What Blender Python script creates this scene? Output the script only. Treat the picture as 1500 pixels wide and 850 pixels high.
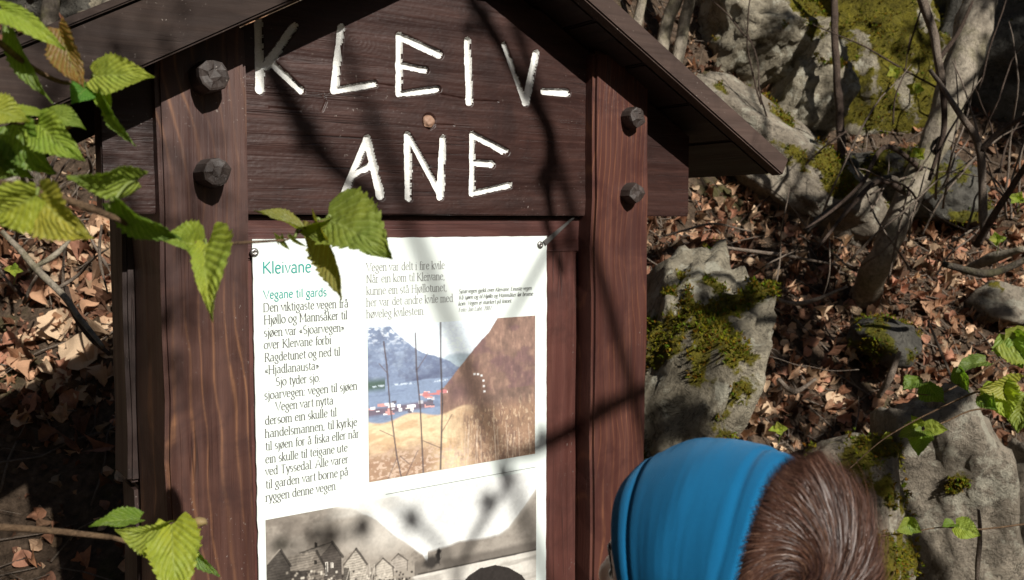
import bpy, bmesh, math, random
import numpy as np
from mathutils import Vector, Matrix, Quaternion, noise
for o in list(bpy.data.objects): bpy.data.objects.remove(o)
S = bpy.context.scene
C = S.collection
random.seed(7); RNG = np.random.default_rng(7)
EYE = 1.55
F_PX = 1400.0
PITCH = math.radians(4.045)
YAW = math.radians(35.127)          # the notice board is turned this much

# ---------------------------------------------------------------- camera
cam = bpy.data.cameras.new('camera'); camo = bpy.data.objects.new('camera', cam); C.objects.link(camo)
cam.sensor_width = 36; cam.lens = 36*F_PX/1500
camo.location = (0, 0, EYE); camo.rotation_euler = (math.pi/2-PITCH, 0, 0)
cam.clip_start = .02; cam.clip_end = 500
cam.dof.use_dof = True; cam.dof.focus_distance = 1.4; cam.dof.aperture_fstop = 11
S.camera = camo
# ---------------------------------------------------------------- light
def rot2(X, N): return (X*math.cos(YAW)-N*math.sin(YAW), X*math.sin(YAW)+N*math.cos(YAW))
_t = rot2(.05, 1.0)
SUN = Vector((_t[0], _t[1], -.62)).normalized()      # the way the light travels
w = bpy.data.worlds.new('World'); S.world = w; w.use_nodes = True
nt = w.node_tree; bg = nt.nodes['Background']; sky = nt.nodes.new('ShaderNodeTexSky')
sky.sky_type = 'NISHITA'; sky.sun_disc = False
sky.sun_elevation = math.asin(-SUN.z); sky.sun_rotation = math.atan2(-SUN.x, -SUN.y)
nt.links.new(sky.outputs[0], bg.inputs[0]); bg.inputs[1].default_value = .05
sl = bpy.data.lights.new('sun', 'SUN'); sl.energy = 5.0; sl.angle = math.radians(.53); sl.color = (1, .955, .88)
so = bpy.data.objects.new('sun', sl); C.objects.link(so); so.location = (0, -4, 8)
so.rotation_euler = SUN.to_track_quat('-Z', 'Y').to_euler()
S.render.engine = 'CYCLES'
S.view_settings.view_transform = 'Standard'; S.view_settings.look = 'None'
S.view_settings.exposure = 0.28; S.view_settings.gamma = 1
S.render.resolution_x = 1024; S.render.resolution_y = 580

# ---------------------------------------------------------------- geometry of the view
def ray(px, py):
    x = (px-750)/F_PX; u = -(py-425)/F_PX
    return Vector((x, math.cos(PITCH)+u*math.sin(PITCH), -math.sin(PITCH)+u*math.cos(PITCH)))
def P(px, py, Y):
    r = ray(px, py); return Vector((0, 0, EYE))+r*(Y/r.y)
def W(X, N, z):
    a, b = rot2(X, N); return Vector((a, b, z+EYE))
_EX = Vector((math.cos(YAW), math.sin(YAW), 0)); _NN = Vector((-math.sin(YAW), math.cos(YAW), 0))
def on(px, py, N):                   # pixel to (X, z) on the board's plane at distance N, z from eye height
    r = ray(px, py); p = r*(N/r.dot(_NN)); return p.dot(_EX), p.z
def proj(v):
    d = v-Vector((0, 0, EYE)); f = Vector((0, math.cos(PITCH), -math.sin(PITCH))); u = Vector((0, math.sin(PITCH), math.cos(PITCH)))
    q = d.dot(f); return 750+F_PX*d.x/q, 425-F_PX*d.dot(u)/q

# ---------------------------------------------------------------- object helpers
def tag(o, label=None, cat=None, group=None, kind=None):
    if label: o['label'] = label
    if cat: o['category'] = cat
    if group: o['group'] = group
    if kind: o['kind'] = kind
    return o
def empty(name, loc=(0, 0, 0), rz=0):
    o = bpy.data.objects.new(name, None); C.objects.link(o); o.location = loc; o.rotation_euler = (0, 0, rz); o.empty_display_size = .1
    return o
def link(name, me, mat=None, parent=None):
    o = bpy.data.objects.new(name, me); C.objects.link(o)
    if mat and not me.materials: me.materials.append(mat)
    if parent: o.parent = parent
    return o
def mesh(name, V, Fc, mat=None, parent=None, smooth=False, cols=None, uvs=None):
    me = bpy.data.meshes.new(name); me.from_pydata([tuple(v) for v in V], [], Fc)
    if smooth: me.polygons.foreach_set('use_smooth', [True]*len(me.polygons))
    if cols is not None:
        a = me.color_attributes.new('col', 'FLOAT_COLOR', 'POINT')
        c = np.ones((len(V), 4), np.float32); c[:, :3] = np.asarray(cols)[:, :3]; a.data.foreach_set('color', c.ravel())
    if uvs is not None:
        l = me.uv_layers.new(name='UVMap'); idx = np.zeros(len(me.loops), np.int32); me.loops.foreach_get('vertex_index', idx)
        l.data.foreach_set('uv', np.asarray(uvs, np.float32)[idx].ravel())
    me.update()
    return link(name, me, mat, parent)
def bmo(name, bm, mat, parent=None, smooth=False):
    me = bpy.data.meshes.new(name); bm.normal_update(); bm.to_mesh(me); bm.free()
    if smooth: me.polygons.foreach_set('use_smooth', [True]*len(me.polygons))
    return link(name, me, mat, parent)
def box(x0, x1, y0, y1, z0, z1, bev=.004, jit=0, cuts=0, seed=0):
    bm = bmesh.new(); bmesh.ops.create_cube(bm, size=1)
    for v in bm.verts: v.co = Vector(((x0+x1)/2+v.co.x*(x1-x0), (y0+y1)/2+v.co.y*(y1-y0), (z0+z1)/2+v.co.z*(z1-z0)))
    if cuts:
        es = [e for e in bm.edges if abs((e.verts[0].co-e.verts[1].co).z) > .5*(z1-z0)]
        bmesh.ops.subdivide_edges(bm, edges=es, cuts=cuts)
    if bev: bmesh.ops.bevel(bm, geom=[e for e in bm.edges if e.calc_face_angle(0) > .5], offset=bev, segments=2, affect='EDGES')
    if jit:
        for v in bm.verts:
            n = noise.noise_vector(v.co*9+Vector((seed, 0, 0)))*jit; v.co += Vector((n.x, n.y*.4, 0))
    return bm
def prism(pts, y0, y1, bev=.003):     # outline in x,z extruded along y
    bm = bmesh.new(); a = [bm.verts.new((x, y0, z)) for x, z in pts]; b = [bm.verts.new((x, y1, z)) for x, z in pts]
    n = len(pts); bm.faces.new(a); bm.faces.new(b[::-1])
    for i in range(n): bm.faces.new((a[i], b[i], b[(i+1) % n], a[(i+1) % n]))
    bmesh.ops.recalc_face_normals(bm, faces=bm.faces)
    if bev: bmesh.ops.bevel(bm, geom=list(bm.edges), offset=bev, segments=2, affect='EDGES')
    return bm
def tube_data(pts, rad, sides=8, rough=0, seed=0):
    pts = [Vector(p) for p in pts]; V = []; Fc = []; up = Vector((.3, .2, .93)).normalized()
    n = len(pts); prev = None
    for i, p in enumerate(pts):
        t = (pts[min(i+1, n-1)]-pts[max(i-1, 0)]).normalized()
        a = (prev-t*prev.dot(t)) if prev else t.cross(up)
        if a.length < 1e-4: a = t.cross(Vector((1, 0, 0)))
        a.normalize(); prev = a; b = t.cross(a)
        r = rad[i] if hasattr(rad, '__len__') else rad
        for k in range(sides):
            g = 2*math.pi*k/sides; d = a*math.cos(g)+b*math.sin(g)
            rr = r*(1+rough*noise.noise(p*14+d*1.3+Vector((seed, seed, 0))))
            V.append(p+d*rr)
    for i in range(n-1):
        for k in range(sides):
            Fc.append((i*sides+k, i*sides+(k+1) % sides, (i+1)*sides+(k+1) % sides, (i+1)*sides+k))
    Fc.append(tuple(range(sides))[::-1]); Fc.append(tuple((n-1)*sides+k for k in range(sides)))
    return V, Fc
def spline(pts, m=6):                  # Catmull-Rom through points
    pts = [Vector(p) for p in pts]
    if len(pts) < 3:
        return [pts[0].lerp(pts[1], i/m) for i in range(m+1)]
    q = [pts[0]*2-pts[1]]+pts+[pts[-1]*2-pts[-2]]; out = []
    for i in range(1, len(q)-2):
        for k in range(m):
            t = k/m; a, b, c, d = q[i-1], q[i], q[i+1], q[i+2]
            out.append(.5*((2*b)+(c-a)*t+(2*a-5*b+4*c-d)*t*t+(3*b-a-3*c+d)*t**3))
    out.append(pts[-1]); return out
def lerp_list(r, n): return [float(np.interp(i/(n-1), np.linspace(0, 1, len(r)), r)) for i in range(n)]
def tube(name, pts, rad, mat, parent=None, sides=8, rough=0, seed=0, m=6, wig=0):
    p = spline(pts, m)
    if wig: p = [q+noise.noise_vector(q*7+Vector((seed*3.1, 0, 0)))*wig for q in p]
    V, Fc = tube_data(p, lerp_list(rad, len(p)) if hasattr(rad, '__len__') else rad, sides, rough, seed)
    return mesh(name, V, Fc, mat, parent, True)

# ---------------------------------------------------------------- material helpers
class M:
    def __init__(s, name, rough=.6, spec=.5):
        s.m = bpy.data.materials.new(name); s.m.use_nodes = True; s.nt = s.m.node_tree
        s.b = s.nt.nodes['Principled BSDF']; s.b.inputs['Roughness'].default_value = rough; s.b.inputs['Specular IOR Level'].default_value = spec
        s.tc = s.nt.nodes.new('ShaderNodeTexCoord')
    def n(s, t, **k):
        o = s.nt.nodes.new(t)
        for a, v in k.items():
            if a.startswith('_'): setattr(o, a[1:], v)
            else:
                i = o.inputs[a.replace('__', ' ')] if not a.startswith('i') or not a[1:].isdigit() else o.inputs[int(a[1:])]
                s.set(i, v)
        return o
    def set(s, i, v):
        if isinstance(v, bpy.types.NodeSocket): s.nt.links.new(v, i)
        elif isinstance(v, (tuple, list)) and len(v) == 3 and i.type == 'RGBA': i.default_value = (*v, 1)
        else: i.default_value = v
    def map(s, scale=(1, 1, 1), loc=(0, 0, 0), src='Object', rot=(0, 0, 0)):
        o = s.nt.nodes.new('ShaderNodeMapping'); s.nt.links.new(s.tc.outputs[src], o.inputs[0])
        o.inputs['Scale'].default_value = scale; o.inputs['Location'].default_value = loc; o.inputs['Rotation'].default_value = rot
        return o.outputs[0]
    def noise(s, vec, scale=5, detail=6, rough=.6, dist=0):
        return s.n('ShaderNodeTexNoise', Vector=vec, Scale=scale, Detail=detail, Roughness=rough, Distortion=dist).outputs[0]
    def ramp(s, fac, stops, inter='LINEAR'):
        o = s.nt.nodes.new('ShaderNodeValToRGB'); s.nt.links.new(fac, o.inputs[0]); e = o.color_ramp.elements; o.color_ramp.interpolation = inter
        while len(e) < len(stops): e.new(.5)
        for k, (p, c) in zip(e, stops): k.position = p; k.color = (*c, 1) if hasattr(c, '__len__') else (c, c, c, 1)
        return o.outputs[0]
    def mix(s, fac, a, b, mode='MIX'):
        o = s.nt.nodes.new('ShaderNodeMix'); o.data_type = 'RGBA'; o.blend_type = mode
        s.set(o.inputs[0], fac); s.set(o.inputs[6], a); s.set(o.inputs[7], b); return o.outputs[2]
    def math(s, op, a, b=0.0, c=0.0):
        o = s.nt.nodes.new('ShaderNodeMath'); o.operation = op; s.set(o.inputs[0], a); s.set(o.inputs[1], b); s.set(o.inputs[2], c); return o.outputs[0]
    def bump(s, h, strength=.5, dist=.01, normal=None):
        o = s.nt.nodes.new('ShaderNodeBump'); s.nt.links.new(h, o.inputs['Height']); o.inputs['Strength'].default_value = strength; o.inputs['Distance'].default_value = dist
        if normal: s.nt.links.new(normal, o.inputs['Normal'])
        return o.outputs[0]
    def col(s, v): s.set(s.b.inputs['Base Color'], v); return s
    def attr(s, name): o = s.nt.nodes.new('ShaderNodeAttribute'); o.attribute_name = name; return o

def wood(name, base, light, dark, axis='z', seed=0, rough=.45, ring=26, streak=.5, wear=.5, spec=.5):
    m = M(name, rough, spec)
    def sc(a, b): return {'z': (a, a, b), 'x': (b, a, a), 'y': (a, b, a)}[axis]
    loc = (seed*1.37, seed*.71, seed*.53)
    warp = m.noise(m.map(sc(3.2, 1.3), loc), 1.0, 3, .5)
    v1 = m.map(sc(1, .10), loc)
    add = m.n('ShaderNodeVectorMath', _operation='ADD'); m.nt.links.new(v1, add.inputs[0])
    sw = m.n('ShaderNodeVectorMath', _operation='SCALE'); m.nt.links.new(m.n('ShaderNodeCombineXYZ', X=warp, Y=warp, Z=warp).outputs[0], sw.inputs[0]); sw.inputs['Scale'].default_value = .26
    m.nt.links.new(sw.outputs[0], add.inputs[1]); vec = add.outputs[0]
    wv = m.n('ShaderNodeTexWave', Vector=vec, Scale=ring, Distortion=2.5, Detail=3.0, Detail__Scale=1.5)
    wv.wave_type = 'BANDS'; wv.bands_direction = {'z': 'X', 'x': 'Z', 'y': 'X'}[axis]
    fine = m.noise(m.map(sc(240, 5), loc), 1, 6, .7)
    mid = m.noise(m.map(sc(38, 1.6), loc), 1, 5, .65)
    big = m.noise(m.map(sc(5, 2.2), loc), 1, 4, .6)
    c = m.mix(m.ramp(mid, [(.3, 0.0), (.7, 1.0)]), dark, base)
    rg = m.ramp(wv.outputs[1], [(.0, .9), (.10, .22), (.30, 0.0), (1, 0.0)])
    stmask = m.math('MULTIPLY', rg, m.ramp(big, [(.38, .08), (.66, 1.0)]))
    c = m.mix(m.math('MULTIPLY', stmask, streak), c, light)
    c = m.mix(m.ramp(fine, [(.35, .55), (.62, 0.0)]), c, dark)
    c = m.mix(m.math('MULTIPLY', m.ramp(big, [(.3, 0.0), (.8, 1.0)]), .35), c, tuple(v*1.5 for v in base))
    crk = m.noise(m.map(sc(70, 1.3), (loc[0]+3, loc[1], loc[2])), 1, 2, .5); crk = m.ramp(m.math('ABSOLUTE', m.math('SUBTRACT', crk, .5)), [(0.0, 1.0), (.006, .6), (.014, 0.0)])
    crk = m.math('MULTIPLY', crk, m.ramp(m.noise(m.map((1, 1, 1), loc), 5, 2, .5), [(.5, 0.0), (.62, 1.0)])); c = m.mix(m.math('MULTIPLY', crk, .85), c, tuple(v*.25 for v in dark))
    blot = m.noise(m.map((1, 1, 1), loc), 9, 6, .65, .8); c = m.mix(m.ramp(blot, [(.36, .7), (.52, 0.0)]), c, dark)
    # worn pale specks
    sp = m.noise(m.map((1, 1, 1), loc), 210, 3, .6); area = m.noise(m.map((1, 1, 1), loc), 7, 3, .6)
    spk = m.math('MULTIPLY', m.ramp(sp, [(.665, 0.0), (.70, 1.0)]), m.ramp(area, [(.52, 0.0), (.66, 1.0)]))
    c = m.mix(m.math('MULTIPLY', spk, wear), c, (.32, .28, .25))
    m.col(c)
    h = m.math('ADD', m.math('MULTIPLY', fine, .6), m.math('MULTIPLY', wv.outputs[1], .16))
    h = m.math('SUBTRACT', m.math('ADD', h, m.math('MULTIPLY', mid, .8)), m.math('MULTIPLY', crk, 1.5))
    m.set(m.b.inputs['Normal'], m.bump(h, .45, .0020))
    m.set(m.b.inputs['Roughness'], m.ramp(mid, [(.3, rough-.08), (.75, rough+.18)]))
    return m.m
def plain(name, c, rough=.5, spec=.5, metal=0, nz=0, ns=60):
    m = M(name, rough, spec); m.b.inputs['Metallic'].default_value = metal
    n = m.noise(m.map(), ns, 4, .6)
    m.col(m.mix(m.math('MULTIPLY', n, nz), c, tuple(v*.45 for v in c)) if nz else c)
    m.set(m.b.inputs['Normal'], m.bump(n, .25, .001)); return m.m
def vcol(name, rough=.7, spec=.2, trans=0, bumps=0, bs=80, nz=.3, ns=40):
    m = M(name, rough, spec); a = m.attr('col').outputs[0]; n = m.noise(m.map(), ns, 5, .65)
    c = m.mix(nz, a, m.ramp(n, [(.25, .35), (.75, 1.35)]), 'MULTIPLY'); m.col(c)
    if bumps: m.set(m.b.inputs['Normal'], m.bump(m.noise(m.map(), bs, 5, .6), bumps, .004))
    if trans:
        t = m.n('ShaderNodeBsdfTranslucent', Color=c); x = m.n('ShaderNodeMixShader', Fac=trans)
        m.nt.links.new(m.b.outputs[0], x.inputs[1]); m.nt.links.new(t.outputs[0], x.inputs[2])
        m.nt.links.new(x.outputs[0], m.nt.nodes['Material Output'].inputs[0])
    return m.m

RED = dict(base=(.080, .033, .022), light=(.34, .16, .07), dark=(.030, .011, .009))
m_postL = wood('stained_post_wood', axis='z', seed=1, ring=15, streak=.9, wear=.5, rough=.42, **RED)
m_postR = wood('stained_post_wood_red', (.096, .036, .025), (.33, .14, .06), (.042, .014, .012), 'z', 4.3, .38, 19, .6, .5)
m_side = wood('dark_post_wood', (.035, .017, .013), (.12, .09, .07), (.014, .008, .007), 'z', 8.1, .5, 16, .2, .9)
m_board = wood('stained_board_wood', (.050, .021, .016), (.10, .045, .034), (.018, .0085, .0075), 'x', 2.2, .40, 14, .35, .6, .35)
m_frame = wood('frame_wood', (.10, .034, .026), (.18, .08, .055), (.045, .016, .013), 'z', 6.2, .42, 15, .3, .3)
m_rail = wood('rail_wood', (.085, .03, .024), (.18, .08, .055), (.035, .012, .01), 'x', 5.1, .42, 15, .3, .3)
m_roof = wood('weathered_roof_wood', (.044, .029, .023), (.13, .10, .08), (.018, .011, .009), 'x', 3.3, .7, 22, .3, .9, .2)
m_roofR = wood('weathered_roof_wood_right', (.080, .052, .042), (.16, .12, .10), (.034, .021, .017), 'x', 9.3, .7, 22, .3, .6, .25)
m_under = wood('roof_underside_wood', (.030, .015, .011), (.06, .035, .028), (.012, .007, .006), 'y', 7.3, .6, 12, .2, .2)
m_peg = wood('grey_peg_wood', (.042, .028, .023), (.13, .10, .085), (.016, .011, .009), 'y', 3.1, .6, 30, .3, .8)

# ---------------------------------------------------------------- the hillside
def sstep(a, b, x): t = min(1, max(0, (x-a)/(b-a))); return t*t*(3-2*t)
_ps = [-9, .9, 1.35, 1.9, 2.35, 2.9, 3.35, 4.0, 5.0, 7.0, 10, 16, 40, 90]
_pz = [-1.62, -1.56, -1.5, -.98, -.5, 0.0, .55, 1.55, 2.9, 5.0, 7.5, 11, 22, 30]
def H(x, y, rough=True):
    s = y-1.05*sstep(-.9, 1.5, x)-.15*sstep(1.5, 5, x)
    if y < -6: s = -6
    z = float(np.interp(s, _ps, _pz))
    if rough and s > 1.0:
        k = min(1, (s-1.0)/.6)
        p = Vector((x, y, 0))
        z += k*(.09*noise.noise(p*1.7)+.045*noise.noise(p*4.3)+.018*noise.noise(p*11))
        c = max(0, s-2.9)
        if c > 0: z += min(1, c)*.30*(noise.noise(p*2.3+Vector((9, 0, 0)))+.5*abs(noise.noise(p*5.7)))
    return z+EYE
def ground_hit(px, py):
    r = ray(px, py); o = Vector((0, 0, EYE)); t = .8; dt = .03
    while t < 30:
        q = o+r*t
        if q.z < H(q.x, q.y): break
        t += dt
    a, b = t-dt, t
    for _ in range(8):
        m_ = (a+b)/2; q = o+r*m_
        if q.z < H(q.x, q.y): b = m_
        else: a = m_
    return o+r*b
xs = np.unique(np.concatenate([np.linspace(-30, -3, 14), np.arange(-3, 4.4, .035), np.linspace(4.4, 30, 14)]))
ys = np.unique(np.concatenate([np.linspace(-12, 0, 8), np.arange(0, 1.4, .1), np.arange(1.4, 6.0, .035), np.linspace(6, 40, 24)]))
V = [(x, y, H(x, y)) for y in ys for x in xs]; nx = len(xs)
Fc = [(j*nx+i, j*nx+i+1, (j+1)*nx+i+1, (j+1)*nx+i) for j in range(len(ys)-1) for i in range(nx-1)]
mg = M('soil', .9, .15)
n1 = mg.noise(mg.map(), 3.5, 8, .65); n2 = mg.noise(mg.map(), 45, 8, .7)
cg = mg.ramp(n2, [(.3, (.03, .021, .014)), (.55, (.11, .076, .052)), (.78, (.21, .15, .105))])
cg = mg.mix(mg.ramp(n1, [(.56, 0.0), (.66, .55)]), cg, (.07, .075, .018))
mg.col(cg); mg.set(mg.b.inputs['Normal'], mg.bump(mg.math('ADD', n2, n1), .9, .03))
tag(mesh('hillside', V, Fc, mg.m, None, True), 'steep forest bank of dark soil behind the notice board', kind='structure')

# ================================================================ NOTICE BOARD
BO = empty('notice_board', (0, 0, 0)); base_xy = W(.81, 1.38, 0)
BO.location = (base_xy.x, base_xy.y, 0); BO.rotation_euler = (0, 0, YAW)
tag(BO, 'dark brown wooden notice board with pitched roof and carved white name', 'notice board')
def sgn(bm_or_mesh_obj):              # parts are modelled in board coordinates measured from the eye; shift them to the thing's base
    o = bm_or_mesh_obj; o.data.transform(Matrix.Translation((-.81, -1.38, EYE))); return o
NF, NBD, NFR, NPN = 1.30, 1.324, 1.340, 1.335
GZ = -1.55
XL0, XL1 = on(236, 400, NF)[0], on(366, 400, NF)[0]
XR0, XR1 = on(869, 400, NF)[0], on(950, 400, NF)[0]
def post(name, x0, x1, y0, y1, z0, z1, mt, seed, jit=.005, bev=.006):
    return sgn(bmo(name, box(x0, x1, y0, y1, z0, z1, bev, jit, 24, seed), mt, BO))
ZU = lambda X: .019+.5425*X                       # underside of the left slope
ZUR = lambda X: .741*1.214-.5425*X
post('front_post', XL0, XL1, NF, 1.452, GZ-.3, .27, m_postL, 1)
post('front_post', XR0, XR1, NF, 1.452, GZ-.3, .30, m_postR, 5)
for x0, x1, sd in ((XL0-.012, XL1-.02, 2), (XR0+.02, XR1+.0, 6)):
    zc = on(175, 700, 1.5)[1]
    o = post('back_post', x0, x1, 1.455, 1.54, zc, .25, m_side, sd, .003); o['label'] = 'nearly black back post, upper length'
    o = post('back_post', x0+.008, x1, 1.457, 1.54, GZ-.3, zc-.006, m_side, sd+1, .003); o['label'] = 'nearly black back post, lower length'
# roof ------------------------------------------------------------
AX = (ZUR(0)-ZU(0))/(2*.5425); AZ = ZU(AX); NRF = 1.214; NRB = 1.66
sl_ = math.atan(.5425); cs, sn = math.cos(sl_), math.sin(sl_)
def slope_pts(side, a, b, lo, hi):    # a..b metres down the slope from the ridge, lo..hi metres above the underside
    out = []
    for d, h in ((a, lo), (b, lo), (b, hi), (a, hi)):
        out.append((AX+side*(d*cs+h*sn), AZ-d*sn+h*cs))
    return out
LEN = {1: (on(1147, 267, NRF)[0]-AX)/cs, -1: (AX+.16)/cs}
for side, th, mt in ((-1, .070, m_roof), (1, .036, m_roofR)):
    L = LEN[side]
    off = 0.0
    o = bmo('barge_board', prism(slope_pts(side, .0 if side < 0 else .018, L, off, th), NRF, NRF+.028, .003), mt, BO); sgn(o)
    o['label'] = 'left barge board, thick and weathered with flaking pale paint' if side < 0 else 'right barge board, thin and greyed'
    nb = 6
    for k in range(nb):
        a, b = .012+k*(L-.012)/nb, .012+(k+1)*(L-.012)/nb-.003
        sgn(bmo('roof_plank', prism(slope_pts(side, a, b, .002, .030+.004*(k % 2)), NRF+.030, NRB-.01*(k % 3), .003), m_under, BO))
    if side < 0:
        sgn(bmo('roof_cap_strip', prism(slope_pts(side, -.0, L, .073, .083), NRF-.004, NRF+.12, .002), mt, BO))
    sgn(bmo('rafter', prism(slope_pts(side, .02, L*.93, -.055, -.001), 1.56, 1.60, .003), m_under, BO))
sgn(bmo('ridge_board', prism([(AX-.07, AZ-.02+.045), (AX, AZ+.085), (AX+.07, AZ-.02+.045), (AX, AZ+.055)], NRF+.001, NRB+.01, .002), m_roof, BO))

# name board, cut as a relief -----------------------------------------
LET = {
 'K': [((379, 33), (381, 131)), ((431, 39), (390, 96)), ((394, 88), (442, 133))],
 'L': [((500, 40), (490, 132)), ((490, 133), (549, 123))],
 'E': [((585, 52), (585, 137)), ((586, 53), (644, 80)), ((584, 95), (624, 103)), ((585, 138), (642, 131))],
 'I': [((685, 60), (688, 150))],
 'V': [((739, 66), (770, 150)), ((785, 79), (770, 150))],
 '-': [((796, 134), (831, 136))],
 'A': [((538, 203), (504, 286)), ((538, 203), (558, 288)), ((517, 257), (544, 243))],
 'N': [((597, 198), (599, 290)), ((600, 200), (645, 284)), ((649, 204), (645, 288))],
 'E ': [((692, 197), (692, 284)), ((694, 198), (742, 223)), ((694, 239), (721, 241)), ((692, 284), (746, 272))],
}
CR = [[(549, 123), (566, 125), (585, 128)], [(643, 138), (665, 142), (695, 148), (730, 149)], [(473, 139), (478, 149), (472, 163)], [(640, 183), (665, 184)], [(395, 158), (440, 162)]]
bx0, bx1, bz0 = on(150, 220, NBD)[0], on(1009, 250, NBD)[0], on(700, 314, NBD)[1]
gx = np.arange(bx0, bx1+.0005, .00135); gz = np.arange(bz0, .36, .00135)
X, Z = np.meshgrid(gx, gz)
top = np.minimum(.019+.5425*X, .8996-.5425*X)-.003
Z = np.minimum(Z, top)
# organic noise fields through sums of smoothed random grids
def nfield(sx, sz, seed, scale=(1, 1)):
    r = np.random.default_rng(seed); h, w_ = Z.shape; gh, gw = int(h/sz)+3, int(w_/sx)+3; g = r.standard_normal((gh, gw))
    yy = np.arange(h)/sz; xx = np.arange(w_)/sx; y0 = yy.astype(int); x0 = xx.astype(int)
    fy = (yy-y0)[:, None]; fx = (xx-x0)[None]; fy = fy*fy*(3-2*fy); fx = fx*fx*(3-2*fx)
    return (g[y0][:, x0]*(1-fy)*(1-fx)+g[y0+1][:, x0]*fy*(1-fx)+g[y0][:, x0+1]*(1-fy)*fx+g[y0+1][:, x0+1]*fy*fx)
rough1 = nfield(5, 5, 1)*.6+nfield(2.5, 2.5, 2)*.4+nfield(14, 14, 3)*.7
dep = (nfield(60, 4, 5)*.00010+nfield(150, 12, 6)*.00028+nfield(22, 2, 7)*.00008+nfield(3, 2, 8)*.00006)
owner = -np.ones(Z.shape, int); best = np.full(Z.shape, 9.0); HW = .0058
def seg_d(a, b):
    ax, az = on(*a, NBD); bx_, bz_ = on(*b, NBD); dx, dz = bx_-ax, bz_-az; t = np.clip(((X-ax)*dx+(Z-az)*dz)/(dx*dx+dz*dz), 0, 1)
    return np.hypot(X-ax-t*dx, Z-az-t*dz), t
carve = np.zeros(Z.shape); paint = np.full(Z.shape, 9.0)
for i, (ch, segs) in enumerate(LET.items()):
    for k, (a, b) in enumerate(segs):
        d, t = seg_d(a, b); hw = HW*(1.0+.10*math.sin(i*3+k*2))*(.92+.16*t)
        g = d/(hw*1.16)+rough1*.05
        prof = np.clip(1-g, 0, 1); prof = np.minimum(prof*3.2, 1)-np.clip(g, 0, 1)*.15
        carve = np.maximum(carve, np.where(g < 1, prof, 0)*.0068)
        # the brush missed part of the upper wall of every groove
        ddx, ddz = b[0]-a[0], -(b[1]-a[1]); nl = math.hypot(ddx, ddz); nxn, nzn = -ddz/nl, ddx/nl
        if nxn*.5+nzn*.9 < 0: nxn, nzn = -nxn, -nzn
        cx_, cz_ = on(*a, NBD); side = ((X-cx_)*nxn+(Z-cz_)*nzn)/hw
        pg = d/hw*1.04+rough1*.15+np.where((side > .55), .22, 0)*(nzn > .3)
        upd = pg < paint; paint = np.where(upd, pg, paint)
        own = (pg < 1.0) & (pg < best); owner = np.where(own, i, owner); best = np.where(own, pg, best)
for poly in CR:
    for a, b in zip(poly[:-1], poly[1:]):
        d, t = seg_d(a, b); carve = np.maximum(carve, np.where(d < .0016, .003*(1-d/.0016), 0))
kx, kz = on(629, 178, NBD); kd = np.hypot(X-kx, Z-kz); carve = np.maximum(carve, np.where(kd < .0125, .003, 0))
for (px_, py_, r_) in ((420, 135, 42), (455, 40, 30), (520, 60, 55)):     # swirls round knots
    cx_, cz_ = on(px_, py_, NBD); rr = np.hypot((X-cx_), (Z-cz_)*1.5); R_ = r_/1000
    dep += np.where(rr < R_, .00012*np.sin(rr*900)*(1-rr/R_), 0)
Y = NBD+dep+carve
h_, w_ = Z.shape; idx = np.arange(h_*w_).reshape(h_, w_)
quads = np.stack([idx[:-1, :-1], idx[:-1, 1:], idx[1:, 1:], idx[1:, :-1]], -1).reshape(-1, 4)
qown = owner[:-1, :-1].ravel(); alive = (Z[1:, :-1]-Z[:-1, :-1]).ravel() > 1e-6
PT = np.stack([X.ravel(), Y.ravel(), Z.ravel()], 1)
def submesh(name, q, mt, parent, sm=True):
    u, inv = np.unique(q, return_inverse=True); me = bpy.data.meshes.new(name); pts_ = PT[u]+np.array([-.81, -1.38, EYE])
    inv = inv.reshape(-1)
    me.vertices.add(len(u)); me.vertices.foreach_set('co', pts_.astype(np.float32).ravel()); me.loops.add(len(q)*4); me.loops.foreach_set('vertex_index', inv.astype(np.int32))
    me.polygons.add(len(q)); me.polygons.foreach_set('loop_start', np.arange(0, len(q)*4, 4, dtype=np.int32)); me.polygons.foreach_set('loop_total', np.full(len(q), 4, np.int32))
    me.update(calc_edges=True); me.validate(); me.polygons.foreach_set('use_smooth', [sm]*len(me.polygons)); return link(name, me, mt, parent)
NB = submesh('name_board', quads[(qown < 0) & alive], m_board, BO)
NB['label'] = 'dark gable plank carved with the name KLEIV-ANE'
mp = M('white_paint', .45, .4); pn = mp.noise(mp.map(), 160, 5, .7); pn2 = mp.noise(mp.map(), 600, 3, .6)
mp.col(mp.mix(mp.ramp(pn, [(.28, .5), (.42, 0.0)]), mp.ramp(pn2, [(.3, (.70, .70, .66)), (.6, (.86, .86, .83))]), (.42, .40, .37))); mp.set(mp.b.inputs['Normal'], mp.bump(mp.math('ADD', pn, mp.math('MULTIPLY', pn2, .3)), .7, .002))
for i, ch in enumerate(LET):
    q = quads[(qown == i) & alive]
    if len(q): submesh('carved_letter', q, mp.m, NB)['label'] = 'carved white letter '+ch.strip() if ch != '-' else 'carved white hyphen'
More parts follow.
